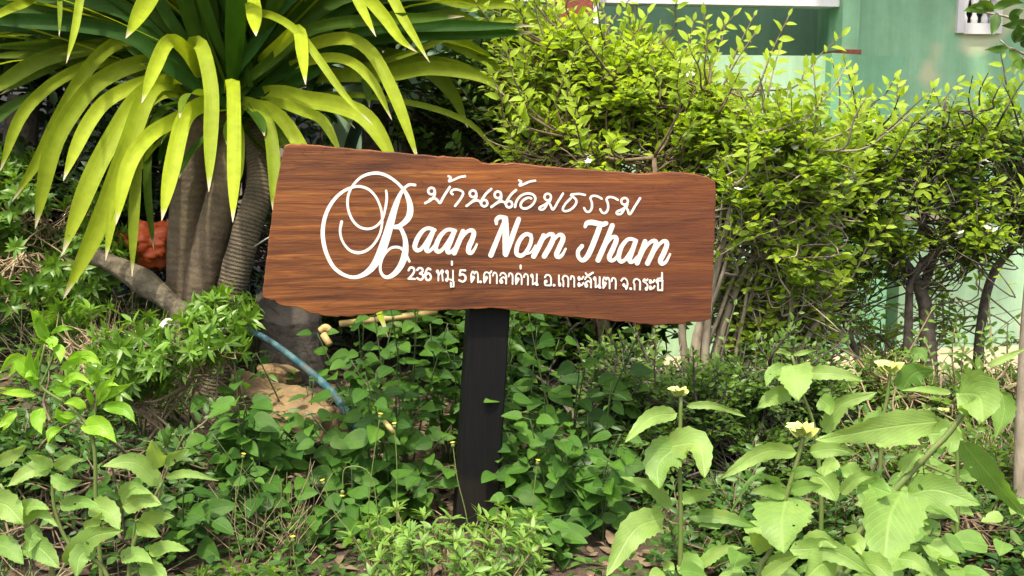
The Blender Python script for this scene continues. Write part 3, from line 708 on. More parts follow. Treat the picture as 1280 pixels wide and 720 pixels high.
# leaves that read one by one: photo pixels, width in pixels, how far the tip comes forward, colour
LV = [
 ([(262,120),(238,70),(212,51),(193,85),(177,129)], 23, .5, .9),
 ([(262,118),(240,62),(252,58),(264,112),(263,180),(261,240)], 24, .55, .72),
 ([(285,125),(290,98),(292,140),(292,210),(291,278)], 23, .6, .95),
 ([(290,90),(308,-8),(316,6),(318,22),(320,45)], 26, .5, 1.),
 ([(300,100),(318,35),(326,17),(350,24),(374,42),(400,76),(430,118),(466,156)], 13, .5, .75),
 ([(310,90),(345,60),(372,38),(378,66),(382,106)], 21, .5, .95),
 ([(240,60),(205,-50),(190,-12),(172,20),(157,48)], 30, .5, .9),
 ([(170,40),(128,-50),(105,-20),(94,35),(83,79)], 13, .5, .7),
 ([(120,20),(90,-40),(76,-10),(75,15),(74,46)], 8, .4, .35),
 ([(110,20),(60,-25),(37,0),(10,12),(-20,30)], 15, .4, .8),
 ([(245,110),(200,58),(154,50),(112,82),(72,150),(50,195),(15,252)], 22, .3, .68),
 ([(240,110),(210,82),(176,78),(124,101),(90,140),(64,190),(44,286)], 27, .3, .62),
 ([(180,90),(130,78),(86,92),(49,118),(22,152),(0,214)], 19, .3, .7),
 ([(240,120),(215,100),(176,105),(136,124),(112,152),(94,188),(79,226)], 23, .4, .9),
 ([(245,125),(205,105),(172,124),(142,170),(112,228),(78,318)], 30, .45, .74),
 ([(250,130),(215,104),(186,114),(160,180),(122,282),(79,374)], 31, .45, .8),
 ([(255,130),(240,140),(220,150),(187,170),(161,208),(145,281)], 25, .5, .95),
 ([(250,130),(215,116),(185,130),(160,190),(146,240),(132,326)], 20, .4, .8),
 ([(255,130),(225,110),(190,115),(174,180),(168,260),(165,346)], 18, .35, .52),
 ([(262,135),(255,130),(231,148),(216,206),(202,276)], 27, .55, .98),
 ([(250,140),(215,130),(190,160),(184,230),(192,312)], 13, .2, .15),
 ([(270,130),(292,148),(300,170),(298,220),(290,226)], 14, .4, .8),
 ([(290,120),(312,130),(332,134),(354,150),(376,184),(410,250),(450,335),(474,390),(485,422)], 24, .45, .85),
 ([(290,125),(318,132),(336,160),(342,210),(341,264)], 22, .4, .52),
 ([(300,125),(345,128),(378,139),(404,152),(428,196)], 17, .3, .66),
 ([(300,120),(345,116),(380,124),(424,132),(462,152),(500,215)], 29, .3, .82),
 ([(310,100),(380,60),(431,48),(462,64),(484,100),(502,142),(524,205)], 21, .35, .84),
 ([(310,100),(385,76),(431,74),(465,101),(490,150)], 16, .3, .8),
 ([(320,60),(380,-30),(430,-30),(452,10),(470,46)], 19, .4, .95),
 ([(320,70),(400,-10),(450,-8),(480,20),(500,48),(521,65)], 21, .4, .9),
 ([(330,60),(430,-30),(478,-18),(508,30),(537,78)], 17, .35, .9),
 ([(330,110),(450,85),(533,58),(585,34),(623,25),(655,26),(690,39),(722,60)], 10, .0, .6),
 ([(320,110),(400,95),(486,93),(533,85),(580,90),(612,102),(632,120)], 23, .1, .6),
 ([(320,100),(450,40),(530,30),(565,50),(605,72),(640,106)], 27, -.1, .55),
 ([(320,90),(430,10),(520,-5),(585,6),(640,6),(668,22),(700,50)], 15, 0, .62),
 ([(320,130),(420,118),(520,130),(580,150),(606,172),(634,203)], 10, 0, .5),
 ([(330,120),(430,90),(540,75),(610,100),(640,140),(641,204)], 15, -.1, .52),
 ([(240,110),(170,92),(95,79),(32,69),(-25,72)], 15, .1, .3),
 ([(235,95),(190,62),(150,55),(60,72),(0,106),(-40,130)], 25, .2, .36),
 ([(235,90),(180,32),(110,32),(45,41),(-10,46)], 8, 0, .6),
 ([(235,90),(170,14),(90,16),(0,28),(-20,30)], 6, 0, .55),
 ([(235,100),(170,72),(100,70),(50,90),(0,118)], 15, .05, .2),
 ([(330,70),(420,20),(500,10),(560,14),(620,40)], 18, -.2, .4),
 ([(325,100),(420,70),(510,75),(560,110),(585,160)], 26, -.15, .3),
]
cc = at(285, 112, YP)
for pts, wpx, near, var in LV:
    n = len(pts); P = []
    for i, (x, y) in enumerate(pts):
        u = i / (n - 1); P.append(at(x, y, YP + .05 - near * (u ** .75)))
    strap(mb, P, wpx * mpp(YP - near * .7) * .77, 26, var, roll=rnd(-.25, .25))
for i in range(230):
    az = rnd(0, 6.283); el = R(rnd(18, 86))
    near_side = math.sin(az) < -.3
    if near_side and el < R(55): el += R(28)
    fill_leaf(mb, at(rnd(255, 320), rnd(90, 125), YP + rnd(-.05, .1)), az, el, rnd(.6, .95), rnd(.05, .068), rnd(.08, .3), clamp(rnd(0, .16)))  # fill leaves coloured dark to stand for shade inside the crown
for i in range(34):
    sd = random.choice((0, math.pi)); az = sd + rnd(-.5, .5); fill_leaf(mb, at(rnd(240, 330), rnd(70, 125), YP), az, R(rnd(8, 50)), rnd(.7, 1.15), rnd(.016, .032), rnd(.2, .5), clamp(rnd(.2, .8)))
for i in range(120):                                    # the upright fan, leaf colour darkened for the crown's shade
    an = R(26 + 128 * (i + .5) / 120 + rnd(-4, 4)); L = rnd(.75, 1.0); dep = rnd(-.3, .4)
    q = at(rnd(258, 316), rnd(100, 142), YP + rnd(-.02, .09)); d = V((math.cos(an), 0, math.sin(an)))
    e = q + d * L + V((0, dep, 0)); m = q.lerp(e, .5) + V((0, 0, .05 * math.sin(an)))
    e = e + V((math.cos(an) * .10, 0, -.16 * abs(math.cos(an)) - .02))
    strap(mb, [q, q.lerp(m, .5) + V((0, dep * .1, .0)), m, e], rnd(.034, .054), 16, clamp(rnd(-.04, .14)), roll=rnd(-.7, .7))
for i in range(26):                                     # dead skirt leaves close to the trunks
    az = rnd(0, 6.283)
    fill_leaf(mb, at(rnd(245, 325), rnd(118, 140), YP), az, R(rnd(-35, 8)), rnd(.25, .45), .04, .5, rnd(0, .3))
mb.build('crown', M['strap'], palm)

# a second, darker one further back at the frame's left edge
Y2 = 4.6
p2 = gpt(at(20, 300, Y2).x, Y2)
palm2 = thing('screw_pine', 'dark green screw pine in the shade behind, at the left edge', 'palm', p2)
mb = MB(); mb.tube([p2 - Vector((0, 0, .05)), at(20, 250, Y2), at(30, 120, Y2)], [.08, .075, .06], 12); mb.build('trunk', M['bark_dark'], palm2)
mb = MB()
for i in range(120):
    az = rnd(0, 6.283); fill_leaf(mb, at(rnd(-10, 70), rnd(40, 130), Y2), az, R(rnd(-20, 85)), rnd(.7, 1.1), rnd(.05, .07), rnd(.15, .6), rnd(0, 1))
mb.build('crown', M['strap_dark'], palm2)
Y3 = 4.45
p3 = gpt(at(470, 300, Y3).x, Y3)
palm3 = thing('screw_pine', 'dark green screw pine behind the top left corner of the board', 'palm', p3)
mb = MB(); mb.tube([p3 - Vector((0, 0, .05)), at(468, 250, Y3), at(470, 130, Y3)], [.06, .055, .05], 12); mb.build('trunk', M['bark_dark'], palm3)
mb = MB()
for i in range(70):
    az = rnd(0, 6.283); fill_leaf(mb, at(rnd(440, 500), rnd(60, 120), Y3), az, R(rnd(-30, 80)), rnd(.5, .85), rnd(.035, .06), rnd(.15, .6), rnd(0, 1))
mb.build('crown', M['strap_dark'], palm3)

# ---------------------------------------------------------------- shrubs
def shrub(name, label, cat, base, blobs, ntwig, leaf=(.028, .05), lw=.44, mat='jasmine', bark='bark_grey', trunks=3, tr=.02, seed=1, flowers=0, whorl=False,
          twig_len=(.16, .3), per=9, gap=.12, upright=.5, leggy=1., shoots=(), limbs=None, spread=.05, group=None, varb=.5, fmat='petal', twmat=None, autosh=4, bloom=()):
    """blobs: (centre, radii) of the crown; limbs run from the base into it, twigs with leaves fill it"""
    random.seed(seed)
    t = thing(name, label, cat, base, group)
    wood = MB(); lf = MB(); fl = []; nodes = []
    def limb(pts, r0, r1, n=8):
        P = resample(spline(pts, 5), n); wood.tube(P, [r0 + (r1 - r0) * i / (n - 1) for i in range(n)], 7); return P
    if limbs:
        for pts, r0, r1 in limbs:
            P = limb(pts, r0, r1, 14); nodes += P[5:]
    for k in range(trunks):
        c, rad = random.choice(blobs); b = base + Vector((rnd(-spread, spread), rnd(-spread, spread), -.03))
        tgt = c + Vector((rnd(-.5, .5) * rad.x, rnd(-.5, .5) * rad.y, rnd(-.5, .1) * rad.z))
        mid = b.lerp(tgt, .5) + Vector((rnd(-.05, .05), rnd(-.05, .05), .03))
        P = limb([b, mid, tgt], tr * rnd(.7, 1), tr * .45); nodes += P[4:]
        for j in range(4):
            q = random.choice(P[3:]); c2, r2 = random.choice(blobs); v = rvec(); v.z = abs(v.z) * .8
            e = c2 + Vector((v.x * r2.x * .6, v.y * r2.y * .6, v.z * r2.z * .6))
            Q = limb([q, q.lerp(e, .5) + rvec() * .04, e], tr * .4, tr * .16, 7); nodes += Q[2:]
    off = rnd(0, 50); made = 0; tries = 0
    vols = [r.x * r.y * r.z for _, r in blobs]
    while made < ntwig and tries < ntwig * 6:
        tries += 1
        c, r = random.choices(blobs, [v ** .8 for v in vols])[0]
        v = rvec(); m = rnd(.25, 1) ** .5 * rnd(.9, 1.1); tip = c + Vector((v.x * r.x, v.y * r.y, v.z * r.z)) * m
        if noise.noise(tip * 3.6 + Vector((off, 0, 0))) < -gap * 2.2 + .02: continue
        if tip.z < ground_z(tip.x, tip.y) + .04: continue
        made += 1
        L = rnd(*twig_len); d = Vector((v.x, v.y, v.z * .6 + upright)) + rvec() * .45; d.normalize()
        st = tip - d * L
        nd = min(random.sample(nodes, min(14, len(nodes))), key=lambda q: (q - st).length)
        pts = spline([nd, nd.lerp(st, .6) + rvec() * .02, st, st.lerp(tip, .55) + Vector((0, 0, .012)), tip], 3)
        wood.tube(pts, [.0038 - .0026 * i / (len(pts) - 1) for i in range(len(pts))], 3, cap=False)
        tw = clamp(rnd(-.3, .3) + varb)
        leafs(lf, [st, st.lerp(tip, .55) + Vector((0, 0, .012)), tip], per, leaf, lw, whorl, tw)
        if flowers and random.random() < flowers and tip.z > c.z - r.z * .3: fl.append(tip - Vector((0, 0, .01)))
    for _ in range(len(blobs) * autosh if not whorl else 0):                 # young shoots that break the outline
        cc_, rr_ = random.choice(blobs); v = rvec(); v.z = abs(v.z) * .8 + .35; v.y -= .3; v.normalize()
        a_ = cc_ + Vector((v.x * rr_.x, v.y * rr_.y, v.z * rr_.z)) * .92; shoots = list(shoots) + [(a_, a_ + (v + Vector((0, 0, .5)) + rvec() * .35).normalized() * rnd(.08, .22), random.randint(7, 11))]
    for a, b, n in shoots:                               # leading shoots that stand clear of the crown
        nd = min(nodes, key=lambda q: (q - a).length)
        P = spline([nd, a, a.lerp(b, .5) + rvec() * .012, b], 4); wood.tube(P, [.005 - .0035 * i / (len(P) - 1) for i in range(len(P))], 4)
        leafs(lf, [a, a.lerp(b, .5), b], n, (leaf[0], leaf[1] * 1.1), lw, False, clamp(varb + .3), True)
    wood.build('branches', M[twmat or bark], t); lf.build('foliage', M[mat], t)
    for q in list(fl) + list(bloom):
        fm = MB(); flower(fm, q, whorl); fm.build('flower', M[fmat], t)
    return t
def leafs(mb, P, n, leaf, lw, whorl, tw, show=False):
    P = spline(P, 5); m = len(P)
    if whorl:                                            # rosettes at the tip and one or two below
        for q, k in ((m - 1, n), (int(m * .55), n - 3)):
            ax = (P[q] - P[max(q - 2, 0)]).normalized(); x = ax.orthogonal().normalized(); y = ax.cross(x); a0 = rnd(0, 6)
            for j in range(max(k, 3)):
                an = a0 + 6.283 * j / max(k, 3) + rnd(-.3, .3); d = (x * math.cos(an) + y * math.sin(an) + ax * rnd(.1, 1.) + Vector((0, 0, .1))).normalized()
                L = rnd(*leaf); mb.small_leaf(P[q] - ax * rnd(0, .012), d, (ax + rvec() * .25).normalized(), L, L * lw, clamp(tw + rnd(-.2, .2) + (.25 if q == m - 1 else -.15)), droop=rnd(.05, .25))
        return
    for j in range(n):
        u = (j + .5) / n; q = min(int(u * (m - 1)), m - 2); p = P[q].lerp(P[q + 1], u * (m - 1) - q); t = (P[q + 1] - P[q]).normalized()
        sd = t.cross(Vector((0, -1, .35)) if show else Vector((0, 0, 1)))
        sd = sd.normalized() if sd.length > .1 else t.orthogonal().normalized()
        sg = 1 if j % 2 else -1
        d = (t * rnd(.35, .8) + sd * sg * rnd(.7, 1) + rvec() * .25 + Vector((0, 0, .05))).normalized()
        if j == n - 1: d = t
        nn = (Vector((0, -.25, .8)) + rvec() * .75).normalized() if not show else (Vector((0, -.7, .6)) + rvec() * .4).normalized(); L = rnd(*leaf) * (1 - .35 * abs(u - .5))
        mb.small_leaf(p, d, nn, L, L * lw, clamp(tw + rnd(-.18, .18) + (u - .5) * .45), droop=rnd(.03, .2))
def flower(mb, p, upright):
    for k in range(random.randint(3, 6)):
        c = p + rvec() * .014 + Vector((0, 0, -.02 if not upright else .012)); ax = (rvec() * .6 + Vector((0, 0, 1 if upright else -1))).normalized()
        x = ax.orthogonal().normalized(); y = ax.cross(x)
        for j in range(5):
            an = 6.283 * j / 5; d = (x * math.cos(an) + y * math.sin(an) + ax * .25).normalized(); mb.small_leaf(c, d, ax, .014, .010, .5)
V = Vector
def B(px, py, Y, rx, ry, rz): k = mpp(Y); return (at(px, py, Y), V((rx * k, ry, rz * k)))
def base_at(px, Y): x = at(px, 400, Y).x; return gpt(x, Y)

# flowering shrub right above the board
shrub('jasmine_shrub', 'dense yellow-green shrub with small white flowers rising behind the right half of the board', 'shrub', base_at(745, 3.9),
      [B(690, 85, 3.9, 85, .28, 85), B(790, 105, 3.85, 110, .3, 80), B(850, 190, 3.7, 80, .3, 80), B(880, 130, 3.75, 60, .25, 50), B(680, 180, 3.8, 70, .25, 60), B(760, 215, 3.75, 120, .3, 60), B(790, 300, 3.8, 110, .25, 60)],
      2000, mat='jasmine', bark='stem_brown', trunks=6, tr=.017, seed=21, flowers=.012, spread=.14, varb=.68, autosh=9,
      shoots=[(at(940, 120, 3.6), at(988, 16, 3.6), 11), (at(850, 90, 3.7), at(868, 22, 3.7), 8), (at(775, 75, 3.8), at(812, 14, 3.8), 8), (at(690, 60, 3.8), at(668, 8, 3.8), 9), (at(905, 105, 3.7), at(945, 40, 3.7), 8), (at(720, 60, 3.9), at(745, 5, 3.9), 8), (at(990, 110, 3.6), at(1055, 42, 3.6), 10), (at(640, 80, 3.9), at(625, 10, 3.9), 9)])
shrub('jasmine_shrub', 'tall bright green shrub of several thin pale stems just right of the board', 'shrub', base_at(905, 3.65),
      [B(960, 168, 3.6, 80, .26, 56), B(1000, 215, 3.6, 90, .28, 70), B(920, 250, 3.6, 60, .25, 70), B(980, 310, 3.65, 80, .25, 55), B(930, 350, 3.7, 60, .22, 50), B(1010, 380, 3.75, 70, .22, 50), B(940, 410, 3.7, 60, .2, 40)],
      1500, mat='jasmine', trunks=7, tr=.02, seed=22, flowers=.02, spread=.1, varb=.56, autosh=5,
      limbs=[([at(868, 500, 3.6), at(872, 420, 3.6), at(905, 340, 3.6), at(945, 250, 3.6)], .022, .009), ([at(880, 500, 3.62), at(900, 420, 3.62), at(925, 350, 3.6), at(990, 240, 3.6)], .018, .008), ([at(862, 480, 3.66), at(852, 410, 3.66), at(862, 330, 3.66), at(850, 230, 3.66)], .015, .007)],
      shoots=[(at(1010, 150, 3.55), at(1060, 80, 3.55), 9), (at(960, 120, 3.55), at(975, 60, 3.55), 8)])
shrub('jasmine_shrub', 'open shrub with a dark forked trunk in front of the green house wall', 'shrub', base_at(1158, 3.95),
      [B(1085, 180, 3.9, 60, .22, 45), B(1150, 190, 3.9, 80, .25, 55), B(1070, 240, 3.9, 70, .25, 60), B(1190, 235, 3.9, 60, .2, 55), B(1110, 285, 3.95, 80, .22, 40), B(1060, 330, 4, 60, .2, 45), B(1050, 200, 3.85, 50, .2, 45), B(1215, 170, 3.9, 45, .2, 45), B(1215, 285, 3.9, 45, .2, 35)],
      720, mat='jasmine', bark='bark_dark', trunks=0, tr=.016, seed=23, flowers=.05, varb=.54, autosh=4, leaf=(.028, .05), gap=.08,
      limbs=[([at(1162, 500, 3.95), at(1160, 430, 3.95), at(1152, 365, 3.95), at(1110, 300, 3.95), at(1070, 220, 3.9)], .034, .01),
             ([at(1152, 365, 3.95), at(1168, 310, 3.95), at(1150, 270, 3.92), at(1165, 200, 3.9), at(1185, 120, 3.9)], .018, .006),
             ([at(1132, 480, 3.93), at(1136, 400, 3.93), at(1140, 345, 3.93), at(1175, 310, 3.9), at(1210, 240, 3.9), at(1240, 170, 3.9)], .018, .006),
             ([at(1080, 470, 3.95), at(1062, 420, 3.95), at(1045, 365, 3.95), at(1030, 280, 3.95)], .014, .006)],
      shoots=[(at(1180, 160, 3.85), at(1262, 122, 3.85), 11), (at(1140, 160, 3.85), at(1200, 100, 3.85), 9), (at(1085, 140, 3.85), at(1120, 95, 3.85), 9), (at(1200, 190, 3.85), at(1275, 160, 3.85), 10)])
shrub('jasmine_shrub', 'sparse shrub with one curved brown limb at the right edge', 'shrub', base_at(1228, 4.05),
      [B(1265, 175, 4, 40, .2, 60), B(1285, 250, 4, 40, .2, 50)], 150, mat='jasmine', bark='bark_dark', trunks=0, tr=.012, seed=24, flowers=.05, varb=.35, gap=.05,
      limbs=[([at(1222, 470, 4.05), at(1226, 410, 4.05), at(1240, 345, 4.05), at(1275, 300, 4.05), at(1310, 270, 4.05)], .02, .012)])
shrub('jasmine_shrub', 'shaded dark green shrub between the big palm and the yellow-green shrub', 'shrub', base_at(590, 4.4),
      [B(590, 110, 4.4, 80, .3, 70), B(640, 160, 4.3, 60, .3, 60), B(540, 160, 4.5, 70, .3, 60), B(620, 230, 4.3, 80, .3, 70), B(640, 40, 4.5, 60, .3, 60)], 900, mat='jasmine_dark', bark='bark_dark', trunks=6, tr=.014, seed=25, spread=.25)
shrub('fine_leaved_shrub', 'low dark fine-leaved shrub under the right end of the board', 'shrub', base_at(850, 3.35),
      [B(780, 470, 3.35, 70, .25, 60), B(860, 500, 3.3, 80, .28, 60), B(930, 480, 3.4, 70, .25, 60), B(800, 550, 3.2, 90, .25, 50), B(940, 560, 3.3, 90, .25, 50), B(1010, 480, 3.5, 60, .2, 60)],
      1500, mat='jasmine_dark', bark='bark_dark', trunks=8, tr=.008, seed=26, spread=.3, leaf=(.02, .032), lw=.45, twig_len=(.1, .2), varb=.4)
shrub('fine_leaved_shrub', 'low shaded shrub along the foot of the house wall at far right', 'shrub', base_at(1180, 3.6),
      [B(1100, 470, 3.7, 70, .2, 40), B(1180, 500, 3.6, 80, .2, 45), B(1250, 480, 3.7, 60, .2, 45), B(1120, 560, 3.3, 100, .25, 50), B(1240, 580, 3.2, 80, .25, 55)],
      800, mat='jasmine_dark', bark='twig_tan', trunks=7, tr=.007, seed=27, spread=.4, leaf=(.02, .034), twig_len=(.1, .22), varb=.55)
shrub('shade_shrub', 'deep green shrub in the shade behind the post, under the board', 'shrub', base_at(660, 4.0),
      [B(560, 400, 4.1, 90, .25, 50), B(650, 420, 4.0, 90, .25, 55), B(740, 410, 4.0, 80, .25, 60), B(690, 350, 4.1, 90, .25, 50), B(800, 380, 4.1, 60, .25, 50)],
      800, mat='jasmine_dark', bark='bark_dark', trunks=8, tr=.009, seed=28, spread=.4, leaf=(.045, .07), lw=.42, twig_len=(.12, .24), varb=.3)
shrub('shade_shrub', 'deep green shrub in the shade behind the bamboo stick, left of the post', 'shrub', base_at(500, 4.3),
      [B(440, 370, 4.3, 70, .2, 40), B(510, 360, 4.3, 70, .2, 50), B(560, 330, 4.3, 70, .2, 50)],
      420, mat='jasmine_dark', bark='bark_dark', trunks=6, tr=.009, seed=29, spread=.3, leaf=(.045, .07), lw=.42, twig_len=(.12, .24), varb=.2)
shrub('fine_leaved_shrub', 'tangle of fine leaves and twigs among the stems of the broad-leaved plants, bottom right', 'shrub', base_at(1040, 2.75),
      [B(930, 640, 2.75, 90, .2, 45), B(1040, 650, 2.7, 110, .2, 50), B(1160, 640, 2.75, 100, .2, 50), B(1250, 660, 2.7, 70, .2, 50), B(880, 690, 2.6, 80, .15, 30)],
      620, mat='under', bark='stem_brown', trunks=9, tr=.005, seed=33, spread=.4, leaf=(.02, .036), twig_len=(.08, .16), varb=.45)
shrub('fine_leaved_shrub', 'tangle of fine leaves below the leggy shrub, bottom left', 'shrub', base_at(90, 2.75),
      [B(30, 560, 2.8, 90, .2, 60), B(110, 590, 2.75, 90, .2, 50), B(200, 570, 2.85, 60, .15, 40), B(20, 660, 2.6, 90, .15, 50), B(170, 670, 2.6, 80, .15, 40)],
      460, mat='under', bark='stem_brown', trunks=9, tr=.005, seed=34, spread=.4, leaf=(.022, .04), twig_len=(.08, .16), varb=.4)
shrub('shade_shrub', 'deep green shrub in the shade behind the hanging palm leaves, at the left edge', 'shrub', base_at(110, 4.5),
      [B(40, 230, 4.6, 110, .2, 70), B(150, 250, 4.5, 80, .2, 70), B(-40, 290, 4.5, 90, .2, 70), B(170, 180, 4.6, 70, .2, 50), B(390, 300, 4.7, 60, .2, 60)],
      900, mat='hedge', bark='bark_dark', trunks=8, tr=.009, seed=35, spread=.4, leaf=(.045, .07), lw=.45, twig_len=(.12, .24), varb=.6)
shrub('jasmine_shrub', 'airy thin-stemmed shrub low against the mint wall, between the forked trunk and the right edge', 'shrub', base_at(1130, 4.2),
      [B(1010, 390, 4.1, 60, .2, 55), B(1080, 390, 4.2, 60, .2, 60), B(1180, 380, 4.2, 60, .2, 60), B(1250, 390, 4.2, 50, .2, 60), B(1120, 430, 4.1, 130, .2, 30)],
      110, mat='jasmine', bark='twig_tan', trunks=5, tr=.005, seed=36, spread=.5, leaf=(.026, .046), twig_len=(.14, .28), varb=.35, per=6, autosh=1, gap=.02)
# ixora on the left
shrub('ixora_shrub', 'leafy green shrub of small rosettes under the hanging palm leaves at left', 'shrub', base_at(40, 4.0),
      [B(40, 270, 4.0, 110, .3, 50), B(10, 330, 3.8, 100, .3, 60), B(100, 330, 3.9, 70, .25, 50), B(-30, 230, 4.2, 90, .3, 50)], 520, mat='ixora', bark='twig_tan', trunks=7, tr=.008, seed=31, whorl=True, leaf=(.035, .055), lw=.32, per=8, spread=.3, twig_len=(.08, .16), varb=.5)
shrub('ixora_shrub', 'leggy shrub with tan bare stems, a leafy top and one white flower cluster', 'shrub', base_at(215, 3.2),
      [B(100, 420, 3.25, 70, .22, 36), B(180, 430, 3.15, 75, .22, 40), B(255, 425, 3.1, 60, .2, 44), B(280, 390, 3.3, 50, .2, 24), B(150, 465, 3.1, 80, .2, 30)], 210, mat='ixora', bark='twig_tan', trunks=18, tr=.005, seed=32, bloom=[at(208, 410, 2.98), at(212, 413, 2.98)], whorl=True, leaf=(.034, .056), lw=.26, per=8, spread=.2, twig_len=(.07, .15), varb=.6)

# ---------------------------------------------------------------- plants traced leaf by leaf
def prof_broad(u): return (math.sin(math.pi * min(1, u ** .62)) ** .8) if u < 1 else 0
def prof_lance(u): return (math.sin(math.pi * u ** .8)) ** .9 if 0 < u < 1 else 0
def prof_narrow(u): return .8 * (math.sin(math.pi * u ** .75)) ** 1.15 if 0 < u < 1 else 0
def tleaf(mb, pts, wpx, Y, dY, var, serr=.12, prof=prof_broad, roll=0, n=18, k=1, cup=.24):
    """one leaf from base to tip through photo pixels; the tip is dY nearer the viewer than the base"""
    P = [at(x, y, Y - dY * (i / (len(pts) - 1)) ** 1.2) for i, (x, y) in enumerate(pts)]
    if len(P) == 2: P.insert(1, P[0].lerp(P[1], .5) + Vector((0, 0, (P[1] - P[0]).length * .10)))
    P = resample(spline(P, 8), n); wd = wpx * mpp(Y); rows = []; prev = None; ph = rnd(0, 6)
    for i, p in enumerate(P):
        t = (P[min(i + 1, n - 1)] - P[max(i - 1, 0)]).normalized(); s = t.cross((CAM - p).normalized())
        if s.length < 1e-3: s = t.orthogonal()
        s.normalize(); s = Quaternion(t, roll * (.3 + 1.3 * i / n)) @ s
        if prev is not None and s.dot(prev) < 0: s = -s
        prev = s; nn = s.cross(t).normalized()
        if nn.z < 0 and abs(nn.z) > .3: nn = nn
        u = i / (n - 1); h = wd / 2 * prof(u)
        tooth = 1 - serr * (1 if i % 2 else 0) * (1 if .08 < u < .97 else 0)
        wv = .08 * wd * math.sin(u * 9 + ph)
        a = (var, u, 0)
        r = []
        for f, c in ((-1, 1), (-.5, .4), (0, 0), (.5, .4), (1, 1)):
            hh = h * f * (tooth if abs(f) == 1 else 1)
            r.append(mb.vert(p + s * hh + nn * (cup * h * c + (wv * f * abs(f) if abs(f) == 1 else 0)), a, (u, .5 + .5 * f * prof(u))))
        rows.append(r)
    for a, b in zip(rows, rows[1:]):
        for j in range(4): mb.face(a[j], a[j + 1], b[j + 1], b[j])
def cup_leaf(mb, p, d, L, W, var, n=8, sag=.5):
    up = (Vector((0, -.75, .8)) + rvec() * .4).normalized(); s = d.cross(up).normalized(); rows = []
    q = p.copy(); dd = d.copy()
    for i in range(n):
        u = i / (n - 1); h = W / 2 * prof_broad(u); nn = s.cross(dd).normalized()
        if i: q = q + dd * (L / (n - 1)); dd = (dd - Vector((0, 0, sag / n))).normalized()
        rows.append([mb.vert(q + s * h * f + nn * h * c, (var, u, 0), (u, .5 + f * .5 * prof_broad(u))) for f, c in ((-1, .22), (-.5, .13), (0, 0), (.5, .13), (1, .22))])
    for a, b in zip(rows, rows[1:]):
        for k in range(4): mb.face(a[k], a[k + 1], b[k + 1], b[k])
class Traced:
    def __init__(s, name, label, cat, base_px, Y, x0, y0, sc, mat, serr=.12, prof=prof_broad, stem_mat='stem_green', group=None):
        s.x0, s.y0, s.sc, s.Y = x0, y0, sc, Y
        b = at(x0 + base_px[0] / sc, y0 + base_px[1] / sc, Y); s.base = gpt(b.x, Y)
        s.t = thing(name, label, cat, s.base, group); s.lf = MB(); s.st = MB(); s.fl = {}
        s.mat, s.serr, s.prof, s.sm = mat, serr, prof, stem_mat
    def px(s, p): return (s.x0 + p[0] / s.sc, s.y0 + p[1] / s.sc)
    def stem(s, pts, r=.006, r1=.003, down=True, Y=None):
        Y = Y or s.Y
        P = [at(*s.px(p), Y) for p in pts]
        if down:
            g = P[-1].copy(); g.z = ground_z(g.x, g.y) - .02
            if g.z < P[-1].z: P.append(g)
        P = spline(P, 6); s.st.tube(P, [r1 + (r - r1) * i / (len(P) - 1) for i in range(len(P))], 7)
    def leaf(s, pts, w, dY=.03, var=None, roll=0, Y=None, petiole=None):
        var = rnd(.25, .9) if var is None else var
        tleaf(s.lf, [s.px(p) for p in pts], w / s.sc, Y or s.Y, dY, var, s.serr, s.prof, roll if roll else rnd(-.35, .35))
        if petiole:
            a, b = at(*s.px(petiole), Y or s.Y), at(*s.px(pts[0]), Y or s.Y); s.st.tube([a, a.lerp(b, .5) + Vector((0, 0, -.004)), b], [.0028, .0024, .002], 5)
    def mesh(s, name, mat):
        k = (name, mat)
        if k not in s.fl: s.fl[k] = MB()
        return s.fl[k]
    def bloom(s, p, w, Y=None):
        """cup of yellow-green bracts flaring upwards, with a few pale petals on one side"""
        Y = Y or s.Y; c = at(*s.px(p), Y); r = w / s.sc * mpp(Y) / 2; r *= .82; mb = s.mesh('flower_head', 'bud')
        mb.lathe(c - Vector((0, 0, r * .75)), Vector((0, 0, 1)), [(r * .18, 0), (r * .42, r * .2), (r * .5, r * .5), (r * .3, r * .75)], 10)
        for j in range(11):
            an = 6.283 * j / 11 + rnd(-.2, .2); o = Vector((math.cos(an), math.sin(an), 0)); d = (o * .75 + Vector((0, 0, rnd(.35, .75)))).normalized()
            cup_leaf(mb, c - Vector((0, 0, r * .62)) + o * r * .2, d, r * rnd(1.05, 1.35), r * .75, .5, sag=rnd(-.3, .3))
        pm = s.mesh('petals', 'bract'); a0 = rnd(2.6, 3.8)
        for j in range(5):
            an = a0 + (j - 2) * .45; o = Vector((math.cos(an), math.sin(an), 0)); cup_leaf(pm, c - Vector((0, 0, r * .2)) + o * r * .15, (o + Vector((0, 0, rnd(.3, .6)))).normalized(), r * rnd(1., 1.3), r * .7, .5, sag=.6)
    def done(s):
        s.st.build('stem', M[s.sm], s.t); s.lf.build('leaves', M[s.mat], s.t)
        for (n, m), mb in s.fl.items(): mb.build(n, M[m], s.t)
        return s.t
random.seed(5)
Z = (740, 400, 2.25)
p = Traced('sunflower_weed', 'upright broad-leaved plant with one pale bloom on top, nearest the black post', 'plant', (248, 690), 2.25, *Z, 'broad')
p.stem([(250, 215), (247, 400), (250, 560), (248, 700)], .006, .004)
p.leaf([(238, 262), (165, 275), (90, 346)], 52, .08, .8); p.leaf([(264, 242), (340, 240), (432, 272)], 24, .02, .8); p.leaf([(246, 352), (190, 400), (188, 474)], 112, .06, .35)
p.leaf([(212, 356), (295, 352), (318, 442)], 96, .08, .85); p.leaf([(222, 528), (165, 470), (78, 440)], 44, .02, .5); p.leaf([(248, 505), (300, 490), (345, 480)], 44, .04, .5)
